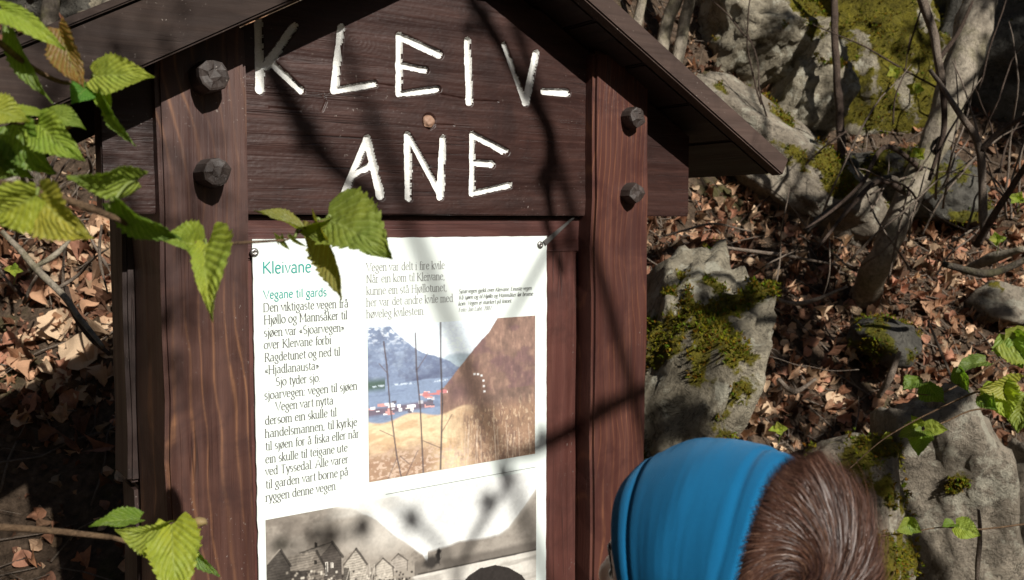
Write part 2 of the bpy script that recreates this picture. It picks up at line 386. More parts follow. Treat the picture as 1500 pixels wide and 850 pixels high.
# body of the plank behind its carved face
bpl = [(bx0, bz0), (bx1, bz0), (bx1, .8996-.5425*bx1-.003), (AX, AZ-.004), (bx0, max(bz0+.01, .019+.5425*bx0-.003))]
sgn(bmo('board_back', prism(bpl, NBD+.0085, NBD+.042, 0), m_board, NB))
edge = [(bx0, bz0-.0), (bx1, bz0-.0), (bx1, bz0+.004), (bx0, bz0+.004)]
sgn(bmo('board_edge', prism([(bx0, bz0-.002), (bx1, bz0-.002), (bx1, bz0+.003), (bx0, bz0+.003)], NBD+.001, NBD+.0085, .0008), m_board, NB))
sgn(bmo('board_edge', prism([(bx1-.003, bz0+.003), (bx1+.001, bz0+.003), (bx1+.001, .8996-.5425*bx1-.004), (bx1-.003, .8996-.5425*bx1-.004)], NBD+.001, NBD+.0085, .0008), m_board, NB))
# knot plug
bm = bmesh.new(); ret = bmesh.ops.create_uvsphere(bm, u_segments=20, v_segments=12, radius=1)
for v in bm.verts:
    p = v.co.copy(); v.co = Vector((kx+p.x*.0105, NBD+.002+p.z*.0055, kz+p.y*.0105))+noise.noise_vector(p*2.1)*.0022
m_plug = wood('pale_plug_wood', (.42, .28, .20), (.6, .45, .33), (.2, .10, .06), 'y', 2, .6, 30, .5, .2)
sgn(bmo('knot_plug', bm, m_plug, NB, True))

# rails, frame and backing ---------------------------------------------
PX0, PZ1 = on(369.5, 352, NPN); PX1 = on(801, 346, NPN)[0]; PZ1 = on(802, 346, NPN)[1]; PZ0 = PZ1-.86
FX1 = on(846, 450, NFR)[0]
sgn(bmo('top_rail', box(XL0+.02, FX1+.03, NFR, NFR+.03, PZ1-.03, bz0-.004, .003, .0015, 0, 3), m_rail, BO))
sgn(bmo('frame_stile', box(PX1-.03, FX1, NFR+.0015, NFR+.030, PZ0-.02, bz0-.006, .003, .002, 20, 9), m_frame, BO))
sgn(bmo('frame_stile', box(XL1-.03, PX0+.04, NFR+.0015, NFR+.030, PZ0-.02, PZ1-.031, .003, .002, 20, 4), m_frame, BO))
sgn(bmo('bottom_rail', box(XL1-.01, XR0+.01, NFR, NFR+.03, PZ0-.10, PZ0-.022, .003), m_rail, BO))
nbk = 7; bx_a, bx_b = XL0+.03, XR1-.03
for k in range(nbk):
    a = bx_a+k*(bx_b-bx_a)/nbk
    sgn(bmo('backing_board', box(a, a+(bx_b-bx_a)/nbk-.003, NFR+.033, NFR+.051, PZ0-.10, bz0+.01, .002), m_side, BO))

# the printed panel -------------------------------------------------------
mpn = M('panel_laminate', .30, .5); pnn = mpn.noise(mpn.map(), 4, 4, .6); mpn.col(mpn.mix(pnn, (.70, .78, .75), (.78, .83, .80)))
m_text = plain('grey_print', (.105, .105, .10), .5, .3); m_glare = plain('glare_grey_print', (.24, .24, .235), .5, .3); m_teal = plain('teal_print', (.035, .30, .27), .5, .3)  # second-column ink is lightened to paint in glare on the panel
m_cap = plain('black_print', (.09, .09, .085), .5, .3)
bm = bmesh.new(); ring = []
def edge_pts(a, b, n, ph):
    out = []
    for i in range(n):
        t = i/n; p = Vector(a).lerp(Vector(b), t); k = .0011*noise.noise(Vector((p.x*60, p.y*45, ph)))+.0006*noise.noise(Vector((p.x*220, p.y*220, ph)))
        out.append((p.x+k, p.y+k))
    return out
pp = edge_pts((PX0, PZ0), (PX1, PZ0), 40, 1)+edge_pts((PX1, PZ0), (PX1, PZ1), 90, 2)+edge_pts((PX1, PZ1), (PX0, PZ1), 50, 3)+edge_pts((PX0, PZ1), (PX0, PZ0), 90, 4)
PAN = sgn(bmo('information_panel', prism(pp, NPN, NPN+.0035, 0), mpn.m, BO)); PAN['label'] = 'white printed information panel with two photographs'

# a small pen-drawn alphabet (x height 1, cap height 1.45)
def arc(cx, cy, rx, ry, a0, a1, n=9):
    return [(cx+rx*math.cos(math.radians(a0+(a1-a0)*i/n)), cy+ry*math.sin(math.radians(a0+(a1-a0)*i/n))) for i in range(n+1)]
def Lr(*p): return list(p)
A_, X_ = 1.52, 1.0
def bowl(cx=.36, r=.34): return arc(cx, .5, r, .5, 90, 450, 16)
GL = {
 'a': ([arc(.34, .72, .24, .28, 150, 0, 7)+[(.58, .1), (.7, 0)], arc(.32, .28, .26, .28, 60, 330, 11)], .76),
 'b': ([Lr((.1, A_), (.1, 0)), arc(.38, .5, .3, .5, 150, -150, 14)], .78),
 'd': ([Lr((.64, A_), (.64, 0)), arc(.36, .5, .3, .5, 30, 330, 14)], .78),
 'e': ([Lr((.07, .55), (.62, .6)), arc(.36, .5, .3, .5, 15, 320, 14)], .70),
 'f': ([arc(.42, 1.28, .2, .24, 60, 180, 6)+[(.22, 0)], Lr((.05, 1), (.42, 1))], .42),
 'g': ([arc(.33, .62, .25, .36, 90, 450, 14), [(.3, .26), (.15, .1), (.55, 0)]+arc(.33, -.26, .3, .24, 50, -210, 10), Lr((.52, .9), (.68, .98))], .70),
 'h': ([Lr((.1, A_), (.1, 0)), arc(.36, .68, .26, .32, 160, 0, 7)+[(.62, 0)]], .78),
 'i': ([Lr((.14, 1), (.14, 0)), Lr((.14, 1.36), (.14, 1.28))], .30),
 'j': ([Lr((.18, 1), (.18, -.3), (.02, -.5)), Lr((.18, 1.36), (.18, 1.28))], .32),
 'k': ([Lr((.1, A_), (.1, 0)), Lr((.58, 1), (.14, .5)), Lr((.22, .58), (.64, 0))], .68),
 'l': ([Lr((.14, A_), (.14, 0))], .30),
 'm': ([Lr((.1, 1), (.1, 0)), arc(.33, .68, .23, .32, 160, 0, 7)+[(.56, 0)], arc(.79, .68, .23, .32, 160, 0, 7)+[(1.02, 0)]], 1.18),
 'n': ([Lr((.1, 1), (.1, 0)), arc(.36, .68, .26, .32, 160, 0, 7)+[(.62, 0)]], .78),
 'o': ([bowl()], .76), 'ø': ([bowl(), Lr((.08, -.12), (.66, 1.12))], .76),
 'p': ([Lr((.1, 1), (.1, -.5)), arc(.38, .5, .3, .5, 150, -150, 14)], .78),
 'r': ([Lr((.1, 1), (.1, 0)), arc(.36, .7, .24, .3, 165, 60, 5)], .52),
 's': ([arc(.28, .74, .2, .26, 40, 250, 8)+arc(.28, .26, .22, .26, 70, -140, 8)], .56),
 't': ([Lr((.2, 1.3), (.2, .2), (.3, 0), (.44, .05)), Lr((.04, 1), (.42, 1))], .46),
 'u': ([Lr((.1, 1), (.1, .32))+arc(.34, .3, .24, .3, 190, 340, 7), Lr((.62, 1), (.62, 0))], .78),
 'v': ([Lr((.04, 1), (.34, 0), (.64, 1))], .66), 'y': ([Lr((.04, 1), (.34, 0)), Lr((.64, 1), (.26, -.32), (.08, -.5))], .66),
 'A': ([Lr((0, 0), (.5, 1.45), (1, 0)), Lr((.2, .5), (.8, .5))], 1.02), 'D': ([Lr((.12, 0), (.12, 1.45)), [(.12, 1.45), (.45, 1.45)]+arc(.5, .72, .5, .73, 85, -85, 12)+[(.12, 0)]], 1.12),
 'F': ([Lr((.12, 0), (.12, 1.45)), Lr((.12, 1.45), (.75, 1.45)), Lr((.12, .75), (.62, .75))], .8), 'G': ([arc(.65, .72, .55, .73, 50, 320, 14)+[(1.08, .6), (.75, .6)]], 1.2),
 'E': ([Lr((.12, 0), (.12, 1.45)), Lr((.12, 1.45), (.75, 1.45)), Lr((.12, .75), (.62, .75)), Lr((.12, 0), (.8, 0))], .88),
 'H': ([Lr((.12, 0), (.12, 1.45)), Lr((.95, 0), (.95, 1.45)), Lr((.12, .75), (.95, .75))], 1.08), 'J': ([Lr((.3, 1.45), (.3, .1), (.05, -.2))], .45),
 'K': ([Lr((.12, 0), (.12, 1.45)), Lr((.85, 1.45), (.16, .7)), Lr((.3, .82), (.95, 0))], .96), 'L': ([Lr((.12, 1.45), (.12, 0)), Lr((.12, 0), (.75, 0))], .8),
 'M': ([Lr((.12, 0), (.12, 1.45)), Lr((.12, 1.45), (.62, .3), (1.12, 1.45)), Lr((1.12, 1.45), (1.16, 0))], 1.28), 'N': ([Lr((.12, 0), (.12, 1.45)), Lr((.12, 1.45), (.92, 0)), Lr((.92, 0), (.92, 1.45))], 1.06),
 'R': ([Lr((.12, 0), (.12, 1.45)), [(.12, 1.45)]+arc(.42, 1.1, .32, .35, 90, -90, 9)+[(.12, .75)], Lr((.42, .75), (.92, 0))], .92),
 'S': ([arc(.42, 1.08, .3, .37, 40, 250, 8)+arc(.42, .37, .33, .37, 70, -140, 8)], .82), 'T': ([Lr((.5, 1.45), (.5, 0)), Lr((.02, 1.45), (.98, 1.45))], 1.0),
 'V': ([Lr((.02, 1.45), (.5, 0), (.98, 1.45))], 1.0), '.': ([Lr((.1, .1), (.1, 0))], .26), ',': ([Lr((.12, .1), (.05, -.2))], .26), ':': ([Lr((.1, .1), (.1, 0)), Lr((.1, .9), (.1, .8))], .28),
 '«': ([Lr((.3, .8), (.08, .5), (.3, .2)), Lr((.55, .8), (.33, .5), (.55, .2))], .64), '»': ([Lr((.08, .8), (.3, .5), (.08, .2)), Lr((.33, .8), (.55, .5), (.33, .2))], .64),
 '2': ([arc(.36, 1.05, .28, .38, 150, -30, 8)+[(.05, 0), (.68, 0)]], .76), '0': ([arc(.37, .72, .3, .73, 90, 450, 16)], .76), '7': ([Lr((.05, 1.43), (.68, 1.43), (.25, 0))], .74), ' ': ([], .38),
}
GL['å'] = (GL['a'][0]+[arc(.34, 1.32, .13, .13, 0, 360, 8)], GL['a'][1])
SERIF = {'b': [(.1, A_, -1)], 'd': [(.64, A_, -1), (.64, 0, 1)], 'f': [(.22, 0, 0)], 'h': [(.1, A_, -1), (.1, 0, 0), (.62, 0, 0)], 'i': [(.14, 1, -1), (.14, 0, 0)], 'j': [(.18, 1, -1)], 'k': [(.1, A_, -1), (.1, 0, 0), (.62, 0, 0)], 'l': [(.14, A_, -1), (.14, 0, 0)],
 'm': [(.1, 1, -1), (.1, 0, 0), (.56, 0, 0), (1.02, 0, 0)], 'n': [(.1, 1, -1), (.1, 0, 0), (.62, 0, 0)], 'p': [(.1, 1, -1), (.1, -.5, 0)], 'r': [(.1, 1, -1), (.1, 0, 0)], 'u': [(.1, 1, -1), (.62, 0, 1)], 'v': [(.04, 1, 0), (.64, 1, 0)], 'y': [(.04, 1, 0), (.64, 1, 0)],
 'H': [(.12, 0, 0), (.12, 1.45, 0), (.95, 0, 0), (.95, 1.45, 0)], 'M': [(.12, 0, 0), (1.16, 0, 0), (.08, 1.45, 0)], 'K': [(.12, 0, 0), (.12, 1.45, 0), (.95, 0, 0)], 'R': [(.12, 0, 0), (.92, 0, 0)], 'D': [(.12, 0, 0)], 'N': [(.12, 0, 0), (.92, 1.45, 0)], 'T': [(.5, 0, 0)], 'V': [(.02, 1.45, 0), (.98, 1.45, 0)], 'A': [(0, 0, 0), (1, 0, 0)]}
def write(text, x0px, ypx, x1px, size, mt, sans=False, slant=0, thick=.17, thin=.075):
    Np = NPN-.0006; X0, Zb = on(x0px, ypx, Np); X1, _ = on(x1px, ypx, Np)
    adv = sum(GL[c][1] for c in text)+.08*len(text)
    sx = (X1-X0)/adv; V = []; Fc = []; cx = 0; lay = 0
    def put(pts, wf):
        nonlocal lay
        lay += 1; n0 = len(V); n = len(pts)
        for i, (x, y) in enumerate(pts):
            a = pts[max(i-1, 0)]; b = pts[min(i+1, n-1)]; dx, dy = b[0]-a[0], b[1]-a[1]; l = math.hypot(dx, dy) or 1; dx /= l; dy /= l
            wd = wf(dx, dy)/2
            for s_ in (1, -1):
                qx, qy = x-dy*wd*s_, y+dx*wd*s_
                V.append((X0+(cx+qx+slant*qy)*sx, Np-(lay % 7)*.00004, Zb+qy*size))
        for i in range(n-1): Fc.append((n0+2*i, n0+2*i+1, n0+2*i+3, n0+2*i+2))
    pen = (lambda dx, dy: thick*.82) if sans else (lambda dx, dy: thin+(thick-thin)*abs(dy)**1.5)
    for ch in text:
        g, ad = GL[ch]
        for stt in g: put(stt, pen)
        if not sans and not slant:
            for (x, y, k) in SERIF.get(ch, []): put([(x+(-.17 if k <= 0 else 0), y+(.0 if k == 0 else -.06*(k < 0))), (x+(.17 if k >= 0 else 0), y)], lambda dx, dy: .075)
        cx += ad+.08
    o = mesh('text_line', V, Fc, mt, PAN); o['label'] = 'printed line: '+text.replace('«', '').replace('»', ''); return sgn(o)
xh = .0086
write('Kleivane', 385, 401, 457, .0118, m_teal, True, thick=.19)
write('Vegane til gards', 386, 438, 479, .0084, m_teal, True, thick=.19)
for t, a, y, b in (('Den viktigaste vegen frå', 386, 457, 511), ('Hjøllo og Mannsåker til', 387, 475, 509.5), ('sjøen var «Sjoarvegen»', 387, 493.5, 505), ('over Kleivane forbi', 387, 511.5, 486), ('Ragdetunet og ned til', 388, 530, 499), ('«Hjadlanausta»', 388, 548.5, 468),
  ('Sjo tyder sjo.', 404, 565.5, 470), ('sjoarvegen: vegen til sjøen', 387.6, 585.5, 524), ('Vegen vart nytta', 404, 602, 489), ('dersom ein skulle til', 388.5, 622.5, 494), ('handelsmannen, til kyrkje', 388.5, 641.5, 524), ('til sjøen for å fiska eller når', 389, 660, 527),
  ('ein skulle til teigane ute', 389, 679, 510), ('ved Tyssedal. Alle varer', 389, 697, 511), ('til garden vart borne på', 389.5, 716, 511), ('ryggen denne vegen', 389.5, 735, 492.5)):
    write(t, a, y, b, xh, m_text)
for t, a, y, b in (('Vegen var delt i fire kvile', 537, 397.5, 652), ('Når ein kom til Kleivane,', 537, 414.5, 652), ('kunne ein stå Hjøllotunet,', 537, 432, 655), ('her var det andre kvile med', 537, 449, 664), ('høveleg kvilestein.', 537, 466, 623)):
    write(t, a, y, b, xh, m_glare, thick=.14, thin=.06)
for t, a, y, b in (('Sjoarvegen gjekk over Kleivane. Einaste vegen', 672, 430, 779), ('frå sjøen og til Hjøllo og Mannsåker før bruene', 672, 439, 781), ('kom. Vegen er markert på fotoet.', 671.5, 448, 750), ('Foto: Jan Laht. 2007', 672, 457, 720)):
    write(t, a, y, b, .0046, m_cap if 'Foto' not in t else m_glare, slant=.18, thick=.2, thin=.1)

# the two printed photographs: colour painted on a fine flat grid ----------------
def fnoise(h, w, cell, seed, oct=4, ax=1.0):
    out = np.zeros((h, w)); amp = 1; tot = 0; r = np.random.default_rng(seed)
    for o_ in range(oct):
        c = max(cell/2**o_, 1.01); cxn = max(c*ax, 1.01); gh, gw = int(h/c)+3, int(w/cxn)+3; g = r.random((gh, gw))
        yy = np.arange(h)/c; xx = np.arange(w)/cxn; y0 = yy.astype(int); x0 = xx.astype(int); fy = (yy-y0)[:, None]; fx = (xx-x0)[None]; fy = fy*fy*(3-2*fy); fx = fx*fx*(3-2*fx)
        out += amp*(g[y0][:, x0]*(1-fy)*(1-fx)+g[y0+1][:, x0]*fy*(1-fx)+g[y0][:, x0+1]*(1-fy)*fx+g[y0+1][:, x0+1]*fy*fx); tot += amp; amp *= .55
    return out/tot
def lin(c): c = np.asarray(c)/255.; return np.where(c <= .04045, c/12.92, ((c+.055)/1.055)**2.4)
def picture(name, x0, y0, x1, zbot, im, label):
    h, w, _ = im.shape; Np = NPN-.0008
    X0, Z0 = on(x0, y0, Np); X1 = on(x1, y0, Np)[0]
    gx_, gz_ = np.meshgrid(np.linspace(X0, X1, w), np.linspace(Z0, zbot, h))
    me = bpy.data.meshes.new(name); pts_ = np.stack([gx_.ravel()-.81, np.full(w*h, Np-1.38), gz_.ravel()+EYE], 1).astype(np.float32)
    id_ = np.arange(w*h).reshape(h, w); q = np.stack([id_[:-1, :-1], id_[1:, :-1], id_[1:, 1:], id_[:-1, 1:]], -1).reshape(-1, 4)
    me.vertices.add(w*h); me.vertices.foreach_set('co', pts_.ravel()); me.loops.add(len(q)*4); me.loops.foreach_set('vertex_index', q.astype(np.int32).ravel())
    me.polygons.add(len(q)); me.polygons.foreach_set('loop_start', np.arange(0, len(q)*4, 4, dtype=np.int32)); me.polygons.foreach_set('loop_total', np.full(len(q), 4, np.int32)); me.update(calc_edges=True)
    a = me.color_attributes.new('col', 'FLOAT_COLOR', 'POINT'); c = np.ones((h*w, 4), np.float32); c[:, :3] = np.clip(im, 0, .95).reshape(-1, 3); a.data.foreach_set('color', c.ravel())
    o = link(name, me, m_pic, PAN); o['label'] = label; return o
mpc = M('printed_picture', .35, .45); mpc.col(mpc.attr('col').outputs[0]); m_pic = mpc.m
h, w = 270, 260; yy, xx = np.mgrid[0:h, 0:w]; u = xx/w; v = yy/h
def L3(im, mask, c): m3 = np.clip(mask, 0, 1)[..., None]; return im*(1-m3)+np.asarray(c)*m3
def soft(a, b, x): t = np.clip((x-a)/(b-a), 0, 1); return t*t*(3-2*t)
n1 = fnoise(h, w, 40, 1); n2 = fnoise(h, w, 10, 2, 4); n3 = fnoise(h, w, 4, 3, 3); ns = fnoise(h, w, 14, 4, 4, .35)
im = np.ones((h, w, 3))*lin([228, 240, 250])
# far ridge, left mountain
far = .24+.10*(u-.5)+.03*n1; im = L3(im, soft(0, .03, v-(.22+.04*np.sin(u*9)+.05*n1)-(u > .66)*.2), lin([176, 194, 206]))
lm = np.interp(u, [0, .12, .2, .3, .42, .52, .6], [.0, .0, .10, .19, .24, .31, .40])+.02*(n2-.5); mk = soft(0, .012, v-lm)*(u < .62)
im = L3(im, mk, lin([122, 138, 168])); im = L3(im, mk*soft(.45, .7, n2)*.5, lin([160, 176, 200])); im = L3(im, mk*soft(.5, .62, fnoise(h, w, 9, 55, 5))*.4, lin([84, 94, 124])); im = L3(im, mk*soft(.12, .38, v)*.55*soft(.48, .62, n1), lin([60, 70, 110])); im = L3(im, mk*soft(.52, .72, n3)*soft(.2, .0, v)*.8, lin([225, 235, 245]))
im = L3(im, mk*soft(.25, .4, v)*.45*(u > .2), lin([62, 68, 98]))
# fjord and settlement
wt = soft(.375, .385, v+.015*n2)*(u < .5); im = L3(im, wt, lin([128, 146, 176])); im = L3(im, wt*soft(.5, .7, fnoise(h, w, 6, 8, 3, 4))*.4, lin([88, 102, 135]))
im = L3(im, soft(.0, .05, .06-np.abs(v-.375))*(u < .09), lin([62, 88, 80])); im = L3(im, (soft(.012, 0, np.abs(v-.383-.02*u)))*(u < .45)*soft(.5, .6, n3)*.8, lin([205, 220, 235]))
# right brown hill
hl = np.interp(u, [.42, .5, .6, .7, .78, 1], [.44, .33, .20, .08, -.05, -.2])+.012*(n2-.5); mk = soft(0, .01, v-hl)*(u > .40)
hc = lin([134, 104, 90])*(.45+.65*ns[..., None]+.45*fnoise(h, w, 24, 56, 6)[..., None]); hc = hc*(1-.35*soft(.5, .75, n1)[..., None]); im = im*(1-mk[..., None])+hc*mk[..., None]
im = L3(im, mk*soft(.55, .7, n1)*.35*(v < .5), lin([120, 78, 92])); im = L3(im, mk*soft(.6, .8, ns)*.22, lin([195, 160, 138])); im = L3(im, mk*soft(.13, .0, np.abs(u-.5))*soft(.14, 0, np.abs(v-.48))*.7, lin([92, 62, 66]))
# field
fl = soft(0, .02, v-(.60+.02*np.sin(u*20)-.02*u))*soft(.64, .48, u-.12*(v-.55)); im = L3(im, fl, lin([224, 198, 160])); im = L3(im, fl*soft(.45, .65, fnoise(h, w, 12, 11, 4, 2.5))*.6, lin([186, 150, 112]))
im = L3(im, soft(.80, .92, v+.12*n2)*soft(.45, .3, u)*.75, lin([140, 104, 84])); im = L3(im, soft(.82, .95, v+.1*n2)*soft(.5, .62, n3)*.8, lin([205, 180, 160]))
im = L3(im, soft(.42, .6, u-.25*(v-.75))*soft(.55, .68, v)*.75, lin([158, 124, 96])*1.0); im = L3(im, soft(.42, .6, u)*soft(.55, .68, v)*soft(.5, .7, ns)*.6, lin([98, 70, 58])); im = L3(im, soft(.42, .6, u)*soft(.5, .68, v)*soft(.62, .75, fnoise(h, w, 9, 21, 3, .25))*.55, lin([215, 190, 160]))
# houses along the shore
rr = random.Random(5)
def rect(x, y, a, b, c):
    global im
    k = (np.abs(u-x) < a) & (np.abs(v-y-.08*(u-x)) < b); im[k] = lin(c)
im = L3(im, soft(.035, .01, np.abs(v-.55+.03*u))*(u < .36), lin([104, 92, 110]))
for k in range(26): rect(rr.uniform(0, .36), rr.uniform(.49, .58), rr.uniform(.008, .028), rr.uniform(.004, .011), rr.choice([[240, 240, 245], [225, 228, 236], [205, 150, 148], [90, 88, 104], [190, 190, 200], [240, 230, 225]]))
for k in range(12): rect(rr.uniform(.26, .43), rr.uniform(.455, .49), rr.uniform(.01, .025), rr.uniform(.004, .010), rr.choice([[206, 138, 138], [228, 190, 188], [190, 120, 122], [240, 230, 228]]))
# bare saplings
def stem(pts, wd, c, al=.85):
    global im
    for (xa, ya), (xb, yb) in zip(pts[:-1], pts[1:]):
        dx, dy = xb-xa, yb-ya; t = np.clip(((u-xa)*dx+(v-ya)*dy)/(dx*dx+dy*dy), 0, 1); d = np.hypot(u-xa-t*dx, v-ya-t*dy); im = L3(im, soft(wd, wd*.4, d)*al, lin(c))
stem([(.085, .10), (.10, .25), (.115, .5), (.15, .85), (.175, 1)], .006, [72, 58, 62]); stem([(.26, .06), (.265, .3), (.285, .55), (.30, 1)], .0065, [66, 52, 56]); stem([(.405, -.02), (.405, .25), (.413, .55), (.40, .99)], .0075, [52, 44, 50])
for p_ in ([(.06, .67), (.13, .72)], [(.405, .85), (.30, .78)], [(.405, .75), (.47, .63)], [(.10, .3), (.06, .24)], [(.27, .3), (.33, .2)], [(.155, .86), (.10, 1)], [(.2, 1), (.27, .84)], [(.22, .92), (.17, .86)]): stem(p_, .005, [84, 66, 66], .6)
for k in range(14):
    a = rr.uniform(.55, .98); stem([(a, rr.uniform(.7, .85)), (a+rr.uniform(-.02, .02), 1)], .003, [215, 195, 175], .5)
for (a, b) in ((.607, .372), (.628, .376), (.650, .388), (.662, .425), (.665, .463), (.668, .50)):
    d = np.maximum(np.abs(u-a), np.abs(v-b)*.95); im = L3(im, soft(.0085, .005, d), [.93, .93, .93])
k = soft(0, .01, v-hl)*(u > .40); fine_ = fnoise(h, w, 3, 77, 2); streak_ = fnoise(h, w, 16, 78, 5, .22)
im = im*(1+(k*.55*(streak_-.5)+.22*(fine_-.5)+.25*(fnoise(h, w, 22, 79, 5)-.5))[..., None]); im = im*.93+.045  # last blend lifts the print with a painted glare haze
im *= (.92+.16*n3[..., None])
zb1 = on(538, 707, NPN-.0008)[1]
picture('landscape_photograph', 538.5, 479.5, 784, zb1, im, 'colour photograph of a fjord valley with brown hillside')
# second picture, sepia
h, w = 250, 440; yy, xx = np.mgrid[0:h, 0:w]; u = xx/w; v = yy/h*.56     # u,v in units of the picture's width
_a = on(389, 762, NPN-.0008); _w = on(785.5, 762, NPN-.0008)[0]-_a[0]
def q2(x, y): X_, Z_ = on(380+x/3.571, 740+y/3.571, NPN-.0008); return ((X_-_a[0])/_w, (_a[1]-Z_)/_w)
n1 = fnoise(h, w, 46, 31); n2 = fnoise(h, w, 14, 32, 5); n3 = fnoise(h, w, 4, 33, 3); n4 = fnoise(h, w, 26, 37, 5, 1.6)
im = np.ones((h, w, 3))*lin([226, 228, 226]); im *= (.84+.2*n1[..., None])
def ridge(pts): p_ = [q2(*k) for k in pts]; return np.interp(u, [k[0] for k in p_], [k[1] for k in p_])
def poly(pts, c, al=1, tex=.25, planks=0, conv=True):
    global im
    pts = [q2(*k) for k in pts] if conv else pts
    ins = np.zeros(u.shape, bool); n = len(pts); j = n-1
    for i in range(n):
        xi, yi = pts[i]; xj, yj = pts[j]
        ins ^= ((yi > v) != (yj > v)) & (u < (xj-xi)*(v-yi)/((yj-yi)+1e-9)+xi); j = i
    k_ = (1-tex+2*tex*n3)*(1-planks*(np.sin(v*760+6*n2) > .35)); cc = lin(c)*k_[..., None]; im = np.where(ins[..., None], im*(1-al)+cc*al, im)
def line2(a, b, wd, c, al=.8):
    global im
    (xa, ya), (xb, yb) = q2(*a), q2(*b); dx, dy = xb-xa, yb-ya; t = np.clip(((u-xa)*dx+(v-ya)*dy)/(dx*dx+dy*dy), 0, 1); d = np.hypot(u-xa-t*dx, v-ya-t*dy)+.0012*(n3-.5); im = L3(im, soft(wd, wd*.35, d)*al, lin(c))
far = ridge([(35, 200), (600, 200), (700, 210), (850, 235), (900, 250)]); 
m1 = ridge([(35, -40), (200, -30), (380, 0), (480, 10), (560, 45), (620, 80), (700, 150), (780, 200), (850, 250), (900, 330)])+.007*(n2-.5); k = soft(0, .012, v-m1)*(u < .62)
im = L3(im, k, lin([156, 148, 138])); im = L3(im, k*soft(.42, .62, n4)*.6, lin([108, 100, 92])); im = L3(im, k*soft(.5, .7, n2)*.35, lin([84, 78, 72]))
im = L3(im, k*np.clip(1.25-np.hypot((u-.42)/.17, (v-.09)/.09), 0, .8)*(.6+.6*n1), lin([214, 209, 200])); im = L3(im, soft(0, .02, .05-v)*soft(.16, .3, u)*soft(.5, .38, u)*.6, lin([225, 222, 214]))
m2 = ridge([(830, 260), (880, 235), (960, 212), (1050, 178), (1150, 170), (1250, 148), (1300, 110), (1390, -10), (1445, -90)])+.006*(n2-.5); k = soft(0, .014, v-m2)*(u > .55)
im = L3(im, k, lin([156, 149, 140])); im = L3(im, k*soft(.40, .62, n4)*.5, lin([112, 105, 98])); im = L3(im, k*soft(.04, .0, v-m2)*soft(.80, .95, u)*.7, lin([196, 190, 180]))
m3 = ridge([(780, 290), (850, 275), (1000, 262), (1200, 222), (1445, 170)])+.010*(n2-.5); k = soft(0, .02, v-m3)*(u > .5); im = L3(im, k*.75, lin([96, 90, 84]))
wl = ridge([(560, 450), (760, 385), (820, 365), (1100, 305), (1445, 233)]); k = soft(0, .004, v-wl); im = L3(im, k*(u > .45), lin([206, 202, 194])); im = L3(im, k*(u > .45)*soft(.5, .72, fnoise(h, w, 14, 41, 4, 6))*.6, lin([142, 137, 130]))
line2((830, 360), (1445, 232), .004, [60, 56, 52], .7); line2((1150, 292), (1340, 256), .0045, [74, 70, 66], .8)
tx, ty = q2(935, 265); tr = np.hypot((u-tx)*2.1, (v-ty)*.8); im = L3(im, soft(.030, .012, tr+.03*(n3-.5)), lin([42, 40, 39])); tx, ty = q2(895, 300); im = L3(im, soft(.036, .012, np.hypot(u-tx, (v-ty)*1.1)+.03*(n2-.5))*.92, lin([50, 47, 45]))
b1 = [(1050, 420), (1090, 370), (1150, 330), (1230, 312), (1300, 325), (1370, 365), (1410, 420), (1445, 700), (1000, 700)]; poly(b1, [50, 46, 44], 1, .2)
gl = ridge([(35, 330), (240, 350), (430, 345), (600, 352), (800, 368), (860, 420)]); k = soft(0, .02, v-gl)*(u < .56); im = L3(im, k, lin([132, 124, 114])); im = L3(im, k*soft(.42, .6, n3), lin([62, 57, 53])); im = L3(im, k*soft(.6, .7, n2)*.8, lin([205, 199, 188]))
im = L3(im, soft(.08, .03, np.hypot(u-.045, (v-.082)*1.3)+.04*n2), lin([70, 66, 60]))
poly([(660, 300), (695, 285), (725, 255), (772, 287), (772, 330), (695, 345)], [168, 160, 150], .9, .25, .15); line2((690, 290), (725, 254), .0035, [84, 78, 72]); line2((725, 254), (775, 290), .0035, [84, 78, 72]); line2((772, 288), (772, 340), .003, [96, 90, 84])
poly([(560, 330), (600, 300), (645, 278), (620, 330)], [150, 143, 133], .9); poly([(602, 322), (645, 280), (697, 322), (697, 385), (600, 390)], [186, 178, 166], .95, .25, .2); line2((598, 326), (645, 278), .0038, [80, 74, 68]); line2((645, 278), (702, 326), .004, [70, 65, 60]); line2((697, 320), (700, 390), .003, [90, 84, 78])
poly([(430, 300), (455, 258), (508, 228), (475, 300)], [144, 136, 126], .95, .3); poly([(445, 310), (505, 230), (556, 305), (562, 420), (440, 420)], [178, 170, 158], 1, .3, .35); line2((440, 312), (505, 228), .004, [74, 68, 62]); line2((505, 228), (562, 308), .0055, [52, 48, 45]); poly([(440, 330), (470, 325), (472, 420), (440, 420)], [58, 54, 50], .85)
poly([(205, 262), (288, 212), (380, 194), (318, 272)], [118, 111, 103], 1, .3, .15); poly([(318, 270), (380, 194), (430, 266), (430, 385), (330, 395)], [82, 76, 71], 1, .3, .25); line2((380, 192), (436, 270), .006, [40, 37, 35]); line2((212, 250), (380, 192), .003, [60, 56, 52])
poly([(288, 196), (304, 194), (304, 222), (288, 224)], [52, 48, 45]); poly([(344, 298), (357, 297), (357, 366), (344, 368)], [206, 200, 190]); poly([(373, 300), (386, 299), (386, 328), (373, 330)], [206, 200, 190]); line2((379, 298), (379, 332), .002, [60, 56, 52]); poly([(346, 303), (355, 302), (355, 362), (346, 364)], [56, 52, 49], .8)
